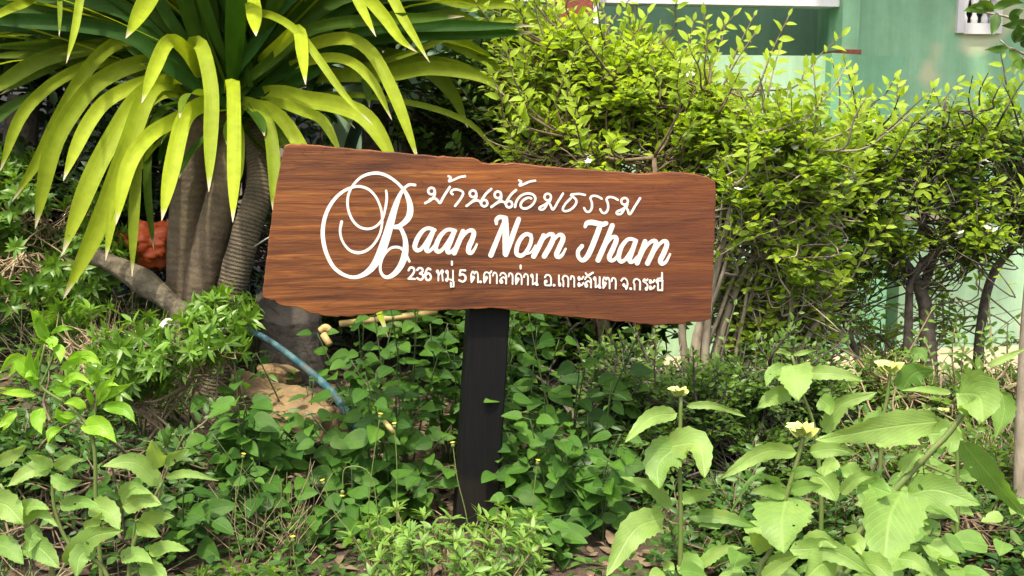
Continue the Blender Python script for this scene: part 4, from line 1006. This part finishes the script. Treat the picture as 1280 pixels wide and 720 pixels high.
p.leaf([(204, 556), (120, 590), (40, 722)], 92, .10, .8, petiole=(246, 575)); p.leaf([(272, 553), (370, 553), (482, 592)], 44, .03, .15); p.leaf([(240, 690), (285, 690), (305, 735)], 70, .05, .4)
p.leaf([(300, 692), (360, 650), (422, 640)], 42, .03, .9, petiole=(252, 700)); p.leaf([(252, 340), (275, 325), (305, 320)], 26, .02, .3); p.leaf([(200, 700), (220, 690), (230, 715)], 30, .03, .8)
p.bloom((245, 195), 62); p.done()
p = Traced('sunflower_weed', 'broad-leaved plant with a yellow-green flower bud and a large heart-shaped leaf in front', 'plant', (472, 715), 2.12, *Z, 'broad')
p.stem([(595, 330), (570, 420), (545, 500), (500, 650), (470, 725)], .0065, .004)
p.leaf([(575, 372), (480, 372), (352, 452)], 52, .08, .85); p.leaf([(546, 505), (535, 560), (538, 656)], 176, .10, .5); p.leaf([(545, 492), (500, 480), (446, 482)], 44, .03, .45)
p.leaf([(555, 482), (600, 468), (652, 466)], 48, .04, .4); p.leaf([(548, 470), (460, 440), (385, 548)], 17, .03, .1); p.leaf([(490, 650), (470, 620), (440, 600)], 60, .05, .9)
p.leaf([(492, 700), (540, 670), (586, 655)], 52, .04, .9); p.leaf([(560, 440), (600, 425), (650, 440)], 36, .03, .3); p.leaf([(515, 470), (520, 450), (480, 436)], 20, .02, .3)
p.bloom((592, 300), 92); p.done()
p = Traced('sunflower_weed', 'pale broad-leaved plant with a drooping leaf at its tip and no bloom', 'plant', (640, 560), 2.5, *Z, 'broad')
p.stem([(562, 100), (590, 200), (625, 300), (640, 430), (645, 560)], .006, .003)
p.leaf([(562, 128), (572, 160), (582, 228)], 108, .08, .85); p.leaf([(600, 150), (680, 150), (765, 172)], 46, .02, .85); p.leaf([(545, 132), (505, 150), (490, 186)], 42, .05, .5)
p.leaf([(560, 205), (510, 215), (460, 250)], 56, .04, .7); p.leaf([(565, 98), (600, 90), (632, 84)], 16, .0, .9); p.leaf([(560, 98), (530, 88), (512, 94)], 14, 0, .9)
p.leaf([(640, 220), (665, 240), (668, 268)], 60, .04, .3); p.leaf([(655, 316), (700, 240), (802, 203)], 52, .02, .8); p.done()
p = Traced('sunflower_weed', 'largest broad-leaved plant, with a slanting stem and a big toothed leaf hanging down', 'plant', (690, 720), 2.0, *Z, 'broad')
p.stem([(1052, 252), (1000, 322), (950, 372), (850, 480), (760, 590), (690, 725)], .0085, .005)
p.leaf([(1030, 205), (1090, 215), (1102, 292)], 150, .08, .7); p.leaf([(1152, 200), (1160, 260), (1134, 338)], 74, .03, .3, roll=.5); p.leaf([(1010, 205), (940, 196), (868, 198)], 24, .02, .8)
p.leaf([(975, 285), (840, 300), (632, 338)], 96, .06, .8); p.leaf([(1038, 340), (1105, 420), (1218, 552)], 84, -.05, .1, roll=.4); p.leaf([(872, 480), (835, 560), (818, 718)], 190, .14, .45)
p.leaf([(885, 492), (970, 478), (1095, 520)], 96, .05, .45); p.leaf([(745, 470), (790, 470), (842, 488)], 104, .05, .3); p.leaf([(868, 425), (900, 390), (938, 376)], 44, .02, .7)
p.leaf([(790, 330), (850, 320), (925, 352)], 90, .05, .8, Y=2.2); p.leaf([(612, 372), (680, 362), (745, 378)], 52, .03, .7); p.leaf([(622, 430), (660, 460), (690, 510)], 92, .04, .7, Y=2.3)
p.leaf([(945, 320), (1000, 320), (1050, 338)], 92, .04, .6, Y=2.2); p.leaf([(700, 490), (745, 445), (800, 440)], 40, .03, .9); p.leaf([(720, 400), (735, 440), (730, 470)], 60, .03, .5, Y=2.2)
p.leaf([(1000, 300), (1010, 350), (1000, 372)], 60, .03, .6, Y=2.1); p.leaf([(690, 395), (665, 410), (650, 440)], 50, .03, .9, Y=2.15)
p.stem([(1020, 440), (980, 425), (935, 405)], .003, .002, False); p.bloom((990, 250), 34); p.done()
p = Traced('sunflower_weed', 'broad-leaved plant topped by a round yellow bloom, in front of the dark forked trunk', 'plant', (820, 500), 2.7, *Z, 'broad')
p.stem([(838, 150), (830, 220), (815, 300), (810, 430)], .006, .004); p.leaf([(872, 200), (905, 150), (965, 140)], 80, .03, .05); p.leaf([(825, 280), (790, 285), (760, 310)], 60, .04, .3); p.leaf([(820, 290), (860, 270), (880, 300)], 40, .03, .2)
p.leaf([(895, 100), (925, 95), (940, 120)], 40, .02, .2); p.bloom((838, 122), 82); p.done()
p = Traced('sunflower_weed', 'broad-leaved plant cut off by the bottom edge, below the slanting stem', 'plant', (705, 735), 1.85, *Z, 'broad')
p.stem([(735, 690), (710, 720), (690, 760)], .006, .004); p.leaf([(555, 645), (680, 650), (805, 725)], 70, .05, .6); p.leaf([(600, 640), (640, 615), (690, 640)], 60, .03, .9); p.leaf([(720, 640), (745, 625), (760, 662)], 60, .04, .9)
p.leaf([(690, 680), (640, 690), (590, 740)], 110, .06, .7); p.leaf([(862, 670), (910, 680), (962, 722)], 52, .03, .5); p.leaf([(480, 725), (530, 690), (585, 662)], 48, .03, .9); p.leaf([(740, 690), (800, 690), (850, 740)], 80, .05, .5); p.done()
p = Traced('sunflower_weed', 'tall thin plant with a pale leaf pointing out of the right edge', 'plant', (1030, 600), 2.5, *Z, 'broad')
p.stem([(1092, 130), (1060, 190), (1030, 330), (1028, 560)], .005, .003); p.leaf([(1112, 130), (1160, 108), (1225, 78)], 22, .02, .95); p.leaf([(1095, 160), (1050, 100), (960, 95)], 8, .02, .3); p.leaf([(1030, 330), (990, 310), (950, 300)], 60, .04, .5); p.leaf([(1028, 440), (1090, 430), (1130, 470)], 50, .03, .3)
p.leaf([(1095, 140), (1085, 110), (1098, 98)], 22, 0, .6); p.done()

Z = (0, 360, 2.0)
p = Traced('leafy_plant', 'bright yellow-green plant with narrow pointed leaves at left', 'plant', (250, 700), 2.35, *Z, 'slender', .06, prof_narrow)
p.stem([(112, 140), (100, 240), (180, 300), (232, 380), (240, 540), (252, 700)], .0055, .0025); p.stem([(255, 230), (240, 290), (232, 380)], .003, .002, False); p.stem([(140, 150), (115, 215), (100, 245)], .003, .002, False)
for pts, w_ in (([(115,135),(75,52)],34),([(122,130),(98,85),(108,62)],30),([(128,115),(155,100),(186,105)],18),([(138,140),(152,160),(150,188)],30),([(128,120),(130,140),(118,150)],36),([(95,250),(75,200),(74,148)],32),([(90,240),(40,176),(-5,215)],46),([(150,205),(185,180),(215,165)],26),
    ([(165,190),(220,170),(262,198)],40),([(150,245),(190,220),(232,242)],26),([(92,268),(40,262),(-8,262)],26),([(108,300),(95,330),(104,366)],44),([(42,310),(20,325),(-5,352)],28),([(155,352),(128,360),(118,392)],28),([(172,335),(150,318),(138,298)],30),
    ([(243,295),(270,250),(292,198)],22),([(242,282),(290,255),(338,234)],26),([(258,300),(310,302),(342,342)],42),([(230,292),(225,270),(214,248)],20),([(202,348),(250,345),(292,388)],60),([(192,322),(165,318),(138,310)],24),([(240,280),(265,240),(300,245)],26),
    ([(215,300),(185,285),(160,290)],34),([(240,240),(250,215),(290,195)],18),([(180,255),(150,260),(120,245)],30),([(245,370),(270,365),(290,385)],36),([(100,225),(80,215),(60,225)],30)):
    p.leaf(pts, w_ * 1.08, .03, rnd(.35, 1))
    ox, oy = rnd(-16, 16), rnd(-14, 14); (bx, by) = pts[0]
    p.leaf([(bx, by)] + [(bx + (x - bx) * .8 + ox * k, by + (y - by) * .8 + oy * k) for k, (x, y) in ((.6, pts[1]), (1.3, pts[-1]))], w_ * .85, .04, rnd(.35, 1), Y=2.37)
p.done()
p = Traced('sunflower_weed', 'broad-leaved plant with pale toothed leaves in the bottom left corner', 'plant', (275, 715), 2.1, *Z, 'broad')
p.stem([(130, 468), (138, 560), (180, 650), (270, 725)], .005, .003); p.stem([(0, 490), (60, 590), (130, 700)], .005, .003); p.stem([(408, 480), (345, 610), (322, 725)], .005, .003); p.stem([(340, 570), (330, 650), (322, 725)], .003, .002, False)
for pts, w_, v_ in (([(-10,440),(30,420),(66,393)],40,.8),([(128,455),(80,455),(18,497)],46,.6),([(130,450),(100,430),(68,420)],32,.8),([(140,452),(175,430),(206,430)],40,.5),([(405,446),(390,420),(378,382)],56,.9),([(412,440),(440,420),(474,404)],32,.5),
    ([(398,490),(335,436),(253,446)],56,.7),([(412,474),(470,464),(548,482)],24,.6),([(306,545),(350,525),(404,542)],66,.95),([(150,545),(200,535),(252,548)],40,.3),([(225,545),(270,560),(300,605)],66,.8),([(40,562),(80,545),(124,552)],44,.6),([(50,585),(100,562),(146,598)],34,.6),
    ([(-15,535),(20,545),(62,592)],80,.85),([(168,692),(225,625),(308,606)],66,.6),([(352,592),(390,570),(434,572)],44,.5),([(342,604),(370,605),(404,622)],40,.4),([(300,672),(345,668),(384,692)],46,.5),([(372,662),(420,648),(474,656)],40,.6),([(130,470),(160,490),(205,480)],40,.3),
    ([(300,520),(330,500),(380,515)],40,.5),([(210,600),(235,590),(255,560)],36,.9),([(60,640),(100,650),(150,700)],70,.3),([(-10,640),(20,650),(60,690)],60,.3),([(350,700),(390,705),(420,730)],50,.5),([(240,650),(200,670),(190,725)],60,.4),([(100,600),(80,620),(70,660)],50,.4)):
    p.leaf(pts, w_, .04, v_)
p.bloom((345, 580), 14); p.done()

# ---------------------------------------------------------------- leafy ground plants
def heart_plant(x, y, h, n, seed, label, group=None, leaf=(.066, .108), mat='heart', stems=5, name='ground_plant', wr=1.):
    random.seed(seed); b = gpt(x, y); t = thing(name, label, 'plant', b, group); st = MB(); lf = MB()
    for k in range(stems):
        top = b + Vector((rnd(-.17, .17), rnd(-.14, .1), h * rnd(.5, 1.1))); P = spline([b + Vector((rnd(-.02, .02), rnd(-.02, .02), -.02)), b.lerp(top, .5) + Vector((rnd(-.02, .02), rnd(-.02, .02), 0)), top], 6)
        st.tube(P, [.0035 - .002 * i / (len(P) - 1) for i in range(len(P))], 5)
        m = max(2, n // stems // 2); a0 = rnd(0, 3)
        for j in range(m):                               # opposite pairs, each turned from the one below
            u = .22 + .78 * (j + 1) / m; q = P[min(int(u * (len(P) - 1)), len(P) - 1)]; an = a0 + j * 1.57 + rnd(-.3, .3)
            for sg in (0, math.pi):
                d = Vector((math.cos(an + sg), math.sin(an + sg) - .25, rnd(-.35, .3))).normalized(); L = rnd(*leaf) * (1.08 - .35 * u) * rnd(.6, 1.1)
                pet = q + d * L * .35; st.tube([q, pet], [.0013, .001], 3, cap=False)
                cup_leaf(lf, pet, d, L, L * rnd(.54, .68) * wr, rnd(.1, .9))
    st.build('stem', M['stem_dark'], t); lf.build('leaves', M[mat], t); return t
def hp(px, py, Y, h, n, seed, label, **kw):
    kw.setdefault('stems', 6); n = int(n * 2.7); h = h * 1.15
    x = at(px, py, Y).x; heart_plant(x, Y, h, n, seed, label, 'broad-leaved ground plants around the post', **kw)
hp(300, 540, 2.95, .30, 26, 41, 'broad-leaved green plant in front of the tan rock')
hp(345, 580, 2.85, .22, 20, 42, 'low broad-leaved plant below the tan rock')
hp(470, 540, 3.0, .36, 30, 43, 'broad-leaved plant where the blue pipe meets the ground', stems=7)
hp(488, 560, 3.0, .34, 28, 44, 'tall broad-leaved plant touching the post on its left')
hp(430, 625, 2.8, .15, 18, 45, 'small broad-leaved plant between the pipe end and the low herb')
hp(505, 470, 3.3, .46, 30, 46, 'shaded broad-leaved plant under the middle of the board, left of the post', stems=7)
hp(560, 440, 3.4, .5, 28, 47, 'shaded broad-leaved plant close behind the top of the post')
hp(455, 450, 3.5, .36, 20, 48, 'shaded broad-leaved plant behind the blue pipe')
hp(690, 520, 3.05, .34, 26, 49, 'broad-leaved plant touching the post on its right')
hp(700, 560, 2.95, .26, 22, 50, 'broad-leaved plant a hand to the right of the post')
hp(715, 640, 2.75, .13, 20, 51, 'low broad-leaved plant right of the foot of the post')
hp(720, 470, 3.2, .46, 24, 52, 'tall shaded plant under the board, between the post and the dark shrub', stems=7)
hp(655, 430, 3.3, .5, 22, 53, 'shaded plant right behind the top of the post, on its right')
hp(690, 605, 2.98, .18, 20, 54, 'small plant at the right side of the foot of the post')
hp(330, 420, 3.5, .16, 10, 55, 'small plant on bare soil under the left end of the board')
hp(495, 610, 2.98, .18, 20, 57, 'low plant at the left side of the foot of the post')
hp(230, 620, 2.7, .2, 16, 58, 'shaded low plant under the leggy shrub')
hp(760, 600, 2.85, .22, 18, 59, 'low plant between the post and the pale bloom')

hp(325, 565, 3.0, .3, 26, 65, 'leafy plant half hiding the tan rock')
hp(395, 520, 3.2, .3, 24, 81, 'narrow-leaved weed beside the lower end of the blue pipe', wr=.5, leaf=(.04, .075), mat='under')
hp(610, 470, 3.3, .42, 30, 82, 'narrow-leaved weed right behind the middle of the post', wr=.5, leaf=(.05, .09), mat='under')
hp(750, 540, 3.0, .3, 30, 83, 'narrow-leaved weed between the post and the low dark shrub', wr=.5, leaf=(.04, .08), mat='under')
hp(255, 590, 2.85, .2, 24, 84, 'narrow-leaved weed below the leggy shrub', wr=.45, leaf=(.035, .07), mat='under')
hp(180, 350, 3.55, .16, 26, 85, 'narrow-leaved weed growing over the pale log', wr=.45, leaf=(.035, .07), mat='ixora')
hp(1215, 640, 2.35, .3, 14, 66, 'pale broad-leaved seedling in the bottom right corner', mat='broad', leaf=(.07, .12), stems=3)
hp(1010, 690, 2.2, .22, 12, 67, 'pale broad-leaved seedling below the yellow-green bud', mat='broad', leaf=(.07, .12), stems=3)
hp(1120, 690, 2.25, .3, 14, 68, 'pale broad-leaved seedling under the big hanging leaf', mat='broad', leaf=(.07, .12), stems=3)
hp(905, 700, 2.2, .16, 10, 69, 'pale broad-leaved seedling at the foot of the plant with the pale bloom', mat='broad', leaf=(.06, .11), stems=3)
hp(1160, 540, 2.6, .36, 14, 64, 'pale broad-leaved seedling behind the slanting stem', mat='broad', leaf=(.07, .12), stems=3)
# low pale herbs of small rosettes at the bottom edge
def herb(px, Y, wpx, h, n, seed, label):
    random.seed(seed); c = at(px, 650, Y); b = gpt(c.x, Y); t = thing('low_herb', label, 'plant', b, 'low rosette herbs at the front'); st = MB(); lf = MB(); w_ = wpx * mpp(Y)
    for k in range(n):
        e = b + Vector((rnd(-.5, .5) * w_, rnd(-.16, .12), 0)); e.z = ground_z(e.x, e.y) + h * rnd(.45, 1); s0 = e.lerp(b, .45); s0.z = ground_z(s0.x, s0.y) - .01
        P = spline([s0, s0.lerp(e, .5) + Vector((rnd(-.02, .02), 0, .01)), e], 4); st.tube(P, [.002] * len(P), 4, cap=False)
        leafs(lf, [P[3], P[-3], e], 8, (.024, .042), .28, True, rnd(.2, .9))
    st.build('stems', M['twig_tan'], t); lf.build('leaves', M['herb'], t)
herb(560, 2.45, 240, .21, 95, 61, 'pale green low herb with fine rosettes in front of the post')
herb(310, 2.3, 170, .11, 46, 62, 'pale green low herb at the bottom edge, left of centre')
herb(640, 2.5, 80, .12, 24, 63, 'small pale green herb to the right of the foot of the post')

# thin weeds with yellow buds
def weed(pts, label, r=.0013, Y=2.45, bud=.006):
    P = [at(x, y, Y) for x, y in pts]; g = P[-1].copy(); g.z = ground_z(g.x, g.y) - .01; P.append(g)
    t = thing('flower_weed', label, 'weed', gpt(g.x, g.y), 'thin weeds with small yellow buds'); Q = spline(P, 6)
    mb = MB(); mb.tube(Q, r, 5); mb.build('stalk', M['stem_green'], t)
    ax = (Q[0] - Q[2]).normalized(); mb = MB(); mb.lathe(Q[0] - ax * bud, ax, [(bud * .4, 0), (bud * .75, bud * .5), (bud * .7, bud * 1.3), (bud * .4, bud * 1.5)], 8); mb.build('bud', M['stem_green'], t)
    mb = MB()
    x = ax.orthogonal().normalized(); y = ax.cross(x)
    for j in range(8):
        d = (x * math.cos(j * .785) + y * math.sin(j * .785) + ax * .9).normalized(); mb.small_leaf(Q[0] + ax * bud * .3, d, ax, bud * 1.3, bud * .7, .5)
    mb.build('flower', M['yellow'], t)
random.seed(8)
weed([(475, 520), (466, 580), (460, 640), (462, 660)], 'tallest thin weed left of the post, leaning to the right', Y=2.5)
weed([(493, 532), (496, 580), (496, 640)], 'straight thin weed second from the post on the left', Y=2.5)
weed([(566, 556), (572, 600), (585, 660)], 'thin weed in front of the black post', Y=2.5)
weed([(672, 578), (667, 620), (666, 662)], 'thin weed standing alone right of the post', Y=2.5)
weed([(404, 603), (418, 640), (455, 695)], 'thin slanting weed with a green bud, leftmost of the group by the low herb', Y=2.4)
weed([(428, 616), (432, 585), (462, 592), (472, 650)], 'thin weed with a bowed, nodding bud', Y=2.4)
weed([(304, 570), (298, 610), (287, 668)], 'thin weed with a yellow bud below the tan rock', Y=2.6)
weed([(366, 674), (368, 700), (372, 725)], 'short weed with a bud at the bottom edge', Y=2.2)

# ---------------------------------------------------------------- tree at the right edge
random.seed(9)
tb = gpt(at(1281, 600, 2.95).x, 2.95)
tree = thing('young_tree', 'young tree with a grey trunk at the right edge, leaves in the top corner', 'tree', tb)
mb = MB(); P = spline([tb - V((0, 0, .04)), at(1279, 520, 2.95), at(1290, 350, 2.95), at(1318, 120, 2.95), at(1340, -80, 2.95)], 8)
mb.tube(P, [.022 - .008 * i / (len(P) - 1) for i in range(len(P))], 10)
for br in ([(1325, 60), (1290, 70), (1262, 60), (1232, 62)], [(1330, 10), (1285, 28), (1255, 20), (1220, 14)], [(1322, 90), (1280, 75), (1250, 50)]):
    Q = spline([at(x, y, 2.9) for x, y in br], 5); mb.tube(Q, [.005 - .003 * i / (len(Q) - 1) for i in range(len(Q))], 5)
mb.build('trunk', M['bark_grey'], tree)
mb = MB()
for pts, w_, v_ in (([(1236,14),(1220,10),(1204,14)],12,.5),([(1242,14),(1232,6),(1214,8)],12,.6),([(1246,16),(1243,30),(1240,44)],14,.3),([(1240,12),(1262,2),(1280,4)],12,.5),([(1262,60),(1246,62),(1232,62)],10,.3),([(1268,54),(1275,40),(1290,36)],14,.2),([(1276,58),(1284,54),(1296,62)],16,.1),
    ([(1268,52),(1275,44),(1272,30)],14,.2),([(1285,28),(1272,30),(1252,32)],12,.2),([(1270,28),(1268,18),(1280,12)],12,.2),([(1262,62),(1270,74),(1278,90)],12,.8),([(1285,80),(1272,82),(1266,96)],14,.6)):
    tleaf(mb, pts, w_, 2.88, .02, v_, 0, prof_lance, rnd(-.4, .4))
def bough(c, r, n):
    for i in range(n):
        q = c + rvec() * r * rnd(.3, 1); d = (rvec() + V((0, 0, -.2))).normalized(); L = rnd(.05, .085); mb.small_leaf(q, d, (V((0, 0, 1)) + rvec() * .5).normalized(), L, L * .45, rnd(0, .7))
bough(at(1340, 40, 2.9), .12, 60)
mb.build('crown', M['jasmine_dark'], tree)

# ---------------------------------------------------------------- things lying about
def slab(name, label, cat, pts, mat, th, Y0, seed, sub=2, rough=.035):
    """rough stone: outline in photo pixels with a depth each, thickness th"""
    random.seed(seed); bm = bmesh.new()
    top = [at(x, y, Y) for x, y, Y in pts]; c = sum(top, V()) / len(top)
    b = gpt(c.x, c.y); t_ = [bm.verts.new(p - b) for p in top]; lo = [bm.verts.new((c.lerp(p, 1.06) - b) - V((0, -.02, th))) for p in top]
    bm.faces.new(t_); bm.faces.new(list(reversed(lo)))
    for i in range(len(top)): j = (i + 1) % len(top); bm.faces.new((t_[j], t_[i], lo[i], lo[j]))
    bmesh.ops.recalc_face_normals(bm, faces=bm.faces)
    bmesh.ops.bevel(bm, geom=list(bm.edges), offset=.007, segments=1, affect='EDGES')
    bmesh.ops.triangulate(bm, faces=bm.faces)
    for _ in range(sub): bmesh.ops.subdivide_edges(bm, edges=[e for e in bm.edges if e.calc_length() > .03], cuts=1)
    for v in bm.verts:
        q = v.co * 9 + V((seed, 0, 0)); v.co += V((noise.cell(q * .8) * .5 + noise.noise(q), noise.noise(q + V((9, 0, 0))), noise.noise(q + V((0, 9, 0))) + .6 * noise.noise(q * 2.5))) * rough
    for f in bm.faces: f.smooth = False
    me = bpy.data.meshes.new(name); bm.to_mesh(me); bm.free(); me.materials.append(M[mat]); o = bpy.data.objects.new(name, me); COL.objects.link(o); o.location = b
    return tag(o, label, cat)
slab('rock', 'tan sandstone rock under the blue pipe', 'rock', [(296, 486, 3.3), (306, 460, 3.38), (335, 474, 3.38), (362, 478, 3.34), (392, 488, 3.28), (417, 508, 3.2), (408, 517, 3.12), (388, 528, 3.06), (360, 522, 3.06), (322, 504, 3.14)], 'rock', .06, 3.2, 3, rough=.016)
slab('rock', 'small flat brown stone above the tan rock, beside the blue pipe', 'rock', [(318, 456, 3.45), (335, 448, 3.5), (362, 452, 3.5), (374, 462, 3.45), (350, 466, 3.4), (325, 464, 3.4)], 'rock', .05, 3.4, 5, rough=.012)
mb = MB(); P = spline([at(110, 318, 3.75), at(150, 335, 3.7), at(190, 360, 3.62), at(222, 388, 3.55), at(240, 420, 3.5)], 8)
mb.tube(P, [.034 + .014 * noise.noise(p * 8) for p in P], 12)
tag(mb.build('fallen_log', M['log']), 'pale fallen log slanting down to the foot of the palm trunks', 'log')
mb = MB(); P = spline([at(296, 407, 3.55), at(330, 422, 3.45), at(372, 452, 3.33), at(410, 485, 3.2), at(430, 510, 3.1), at(448, 535, 3.02)], 8)
mb.tube(P, [.009 + .004 * i / (len(P) - 1) for i in range(len(P))], 14); tag(mb.build('water_pipe', M['pipe']), 'scuffed blue plastic pipe slanting across the soil over the tan rock', 'pipe')
# crumpled orange bag
bm = bmesh.new(); bmesh.ops.create_icosphere(bm, subdivisions=5, radius=1)
oc = at(186, 308, 4.05); oc.z = max(oc.z, ground_z(oc.x, oc.y) + .08)
for v in bm.verts:
    n_ = v.co.normalized(); q = n_ * 2.3
    d = 1 + .35 * noise.noise(q) - .22 * abs(noise.noise(q * 2.2)) + .14 * (abs(noise.noise(q * 4.5)) - .2) + (.35 * max(0, n_.x * .7 + n_.z * .7 - .75) * 3)
    v.co = V((n_.x * .125 * d, n_.y * .09 * d, n_.z * .082 * d))
for f in bm.faces: f.smooth = True
me = bpy.data.meshes.new('plastic_bag'); bm.to_mesh(me); bm.free(); me.materials.append(M['orange']); o = bpy.data.objects.new('plastic_bag', me); COL.objects.link(o); o.location = oc
tag(o, 'crumpled orange plastic bag lying behind the pale log', 'bag')
mb = MB(); mb.tube([at(424, 405, 3.75), at(520, 394, 3.8), at(545, 390, 3.85)], .011, 10)
tag(mb.build('bamboo_stick', M['bamboo']), 'yellow bamboo stick lying just below the lower edge of the board', 'stick')
mb = MB(); mb.tube(spline([at(400, 414, 3.45), at(407, 409, 3.45), at(412, 413, 3.45)], 5), .011, 8); mb.tube(spline([at(405, 419, 3.44), at(412, 432, 3.42)], 4) if False else [at(404, 418, 3.44), at(412, 431, 3.42)], .011, 8)
tag(mb.build('bamboo_stick', M['bamboo']), 'short broken piece of bamboo on the soil behind the blue pipe', 'stick')
mb = MB(); mb.tube([at(318, 308, 3.45), at(350, 288, 3.2)], .0022, 5); tag(mb.build('cord', M['string']), 'thin white cord running behind the left end of the board', 'cord')
mb = MB(); mb.tube([at(492, 541, 2.85), at(486, 533, 2.85), at(481, 527, 2.87)], [.006, .007, .006], 10); tag(mb.build('bamboo_stick', M['bamboo']), 'stub of tan bamboo poking out of the leaves left of the post', 'stick')
slab('stone', 'dark grey stone block behind the left end of the board', 'stone', [(318, 372, 3.75), (330, 345, 3.85), (395, 350, 3.85), (400, 395, 3.75), (360, 405, 3.7), (322, 398, 3.7)], 'rock_dark', .25, 3.7, 8, rough=.02)

# hedge that closes the garden on the left, and the masses nobody could count
def mass(name, n, gen, mat, seed, **kw):
    random.seed(seed); mb = MB()
    for i in range(n): gen(mb)
    return mb.build(name, mat)
random.seed(70)
hb = gpt(-1.9, 5.1)
hedge = thing('hedge', 'dark leafy hedge closing the garden behind the palms at left', 'hedge', hb)
mb = MB()
for i in range(60):
    x = rnd(-3.6, -.8); mb.tube([gpt(x, 5.1 + rnd(-.1, .1), -.03), V((x + rnd(-.1, .1), 5.1 + rnd(-.15, .15), rnd(1, 1.9)))], [.012, .004], 4)
mb.build('branches', M['bark_dark'], hedge)
mb = MB()
for i in range(15000):
    x = rnd(-4.2, -.75); z = ground_z(x, 5) + rnd(.02, 2.6); y = 5.1 + rnd(-.3, .25) + .1 * noise.noise(V((x * 3, z * 3, 0)))
    if noise.noise(V((x * 2.6, y * 2, z * 2.6))) < -.28: continue
    L = rnd(.05, .09); mb.small_leaf(V((x, y, z)), rvec(), (V((0, -.5, 1)) + rvec() * .6).normalized(), L, L * .5, rnd(0, 1))
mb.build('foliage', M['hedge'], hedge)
def g_litter(mb):
    x = rnd(-1.9, 2.1); y = rnd(1.7, 4.6); p = gpt(x, y, rnd(.002, .012)); a = rnd(0, 6.283)
    L = rnd(.025, .075); mb.small_leaf(p, V((math.cos(a), math.sin(a), rnd(-.05, .25))).normalized(), (V((0, 0, 1)) + rvec() * .35).normalized(), L, L * rnd(.3, .55), rnd(0, 1), fold=rnd(-.3, .4), droop=rnd(-.2, .3))
tag(mass('dead_leaves', 4200, g_litter, M['litter'], 71), 'brown dead leaves strewn over the dark soil', 'leaf litter', kind='stuff')
def g_twig(mb):
    x = rnd(-1.9, 2.1); y = rnd(1.8, 4.4); p = gpt(x, y, .006); d = rvec(); d.z = abs(d.z) * .3; L = rnd(.04, .2)
    mb.tube([p, p + d * L * .5 + V((0, 0, .006)), p + d * L], [.0022, .0018, .001], 4, cap=False)
tag(mass('dry_twigs', 700, g_twig, M['dry'], 72), 'thin dry twigs scattered on the soil', 'twigs', kind='stuff')
def g_under(mb):
    x = rnd(-1.9, 2.2); y = rnd(2.2, 4.9)
    if noise.noise(V((x * 1.8, y * 1.8, 7))) < -.05 : return
    if -1.0 < x < -.35 and 2.9 < y < 3.9: return
    if -.28 < x < .12 and y < 2.95: return
    b = gpt(x, y); k = random.randint(2, 4); h = rnd(.03, .12)
    for j in range(k):
        q = b + V((rnd(-.03, .03), rnd(-.03, .03), h * (j + 1) / k)); a = rnd(0, 6.283)
        for sg in (0, 3.14):
            L = rnd(.018, .042); mb.small_leaf(q, V((math.cos(a + sg), math.sin(a + sg), rnd(0, .5))).normalized(), (V((0, 0, 1)) + rvec() * .3).normalized(), L, L * .6, rnd(0, 1))
tag(mass('undergrowth', 4200, g_under, M['under'], 73), 'small green weeds covering the ground between the plants', 'undergrowth', kind='stuff')
def g_grass(mb):
    x = rnd(-1.5, 2.0); y = rnd(2.2, 4.3)
    if noise.noise(V((x * 1.5, y * 1.5, 3))) < .05: return
    b = gpt(x, y)
    for j in range(4):
        d = (rvec() * .6 + V((0, 0, 1))).normalized(); L = rnd(.08, .22); s = rvec() * .002; q = b + d * L * .6; e = b + d * L + V((d.x * .06, d.y * .06, -.03)); i = [mb.vert(v, (rnd(.2, .8), 0, 0)) for v in (b - s, b + s, q + s * .8, q - s * .8, e)]
        mb.face(i[0], i[1], i[2], i[3]); mb.face(i[3], i[2], i[4])
tag(mass('grass', 900, g_grass, M['under'], 74), 'thin grass blades between the ground plants', 'grass', kind='stuff')
def g_dry(mb):
    c = random.choice(((135, 350, 3.75), (150, 380, 3.6), (110, 330, 3.9), (345, 640, 2.75), (60, 360, 3.7))); p = at(c[0] + rnd(-45, 45), c[1], c[2] + rnd(-.12, .12)); b = gpt(p.x, p.y)
    d = (rvec() * .8 + V((0, 0, 1))).normalized(); L = rnd(.08, .24); mb.tube([b, b + d * L * .5, b + d * L + rvec() * .03], [.0016, .0013, .0008], 3, cap=False)
tag(mass('dry_stalks', 420, g_dry, M['dry'], 75), 'tangle of dry brown stalks under the palm leaves and in front', 'dry grass', kind='stuff')
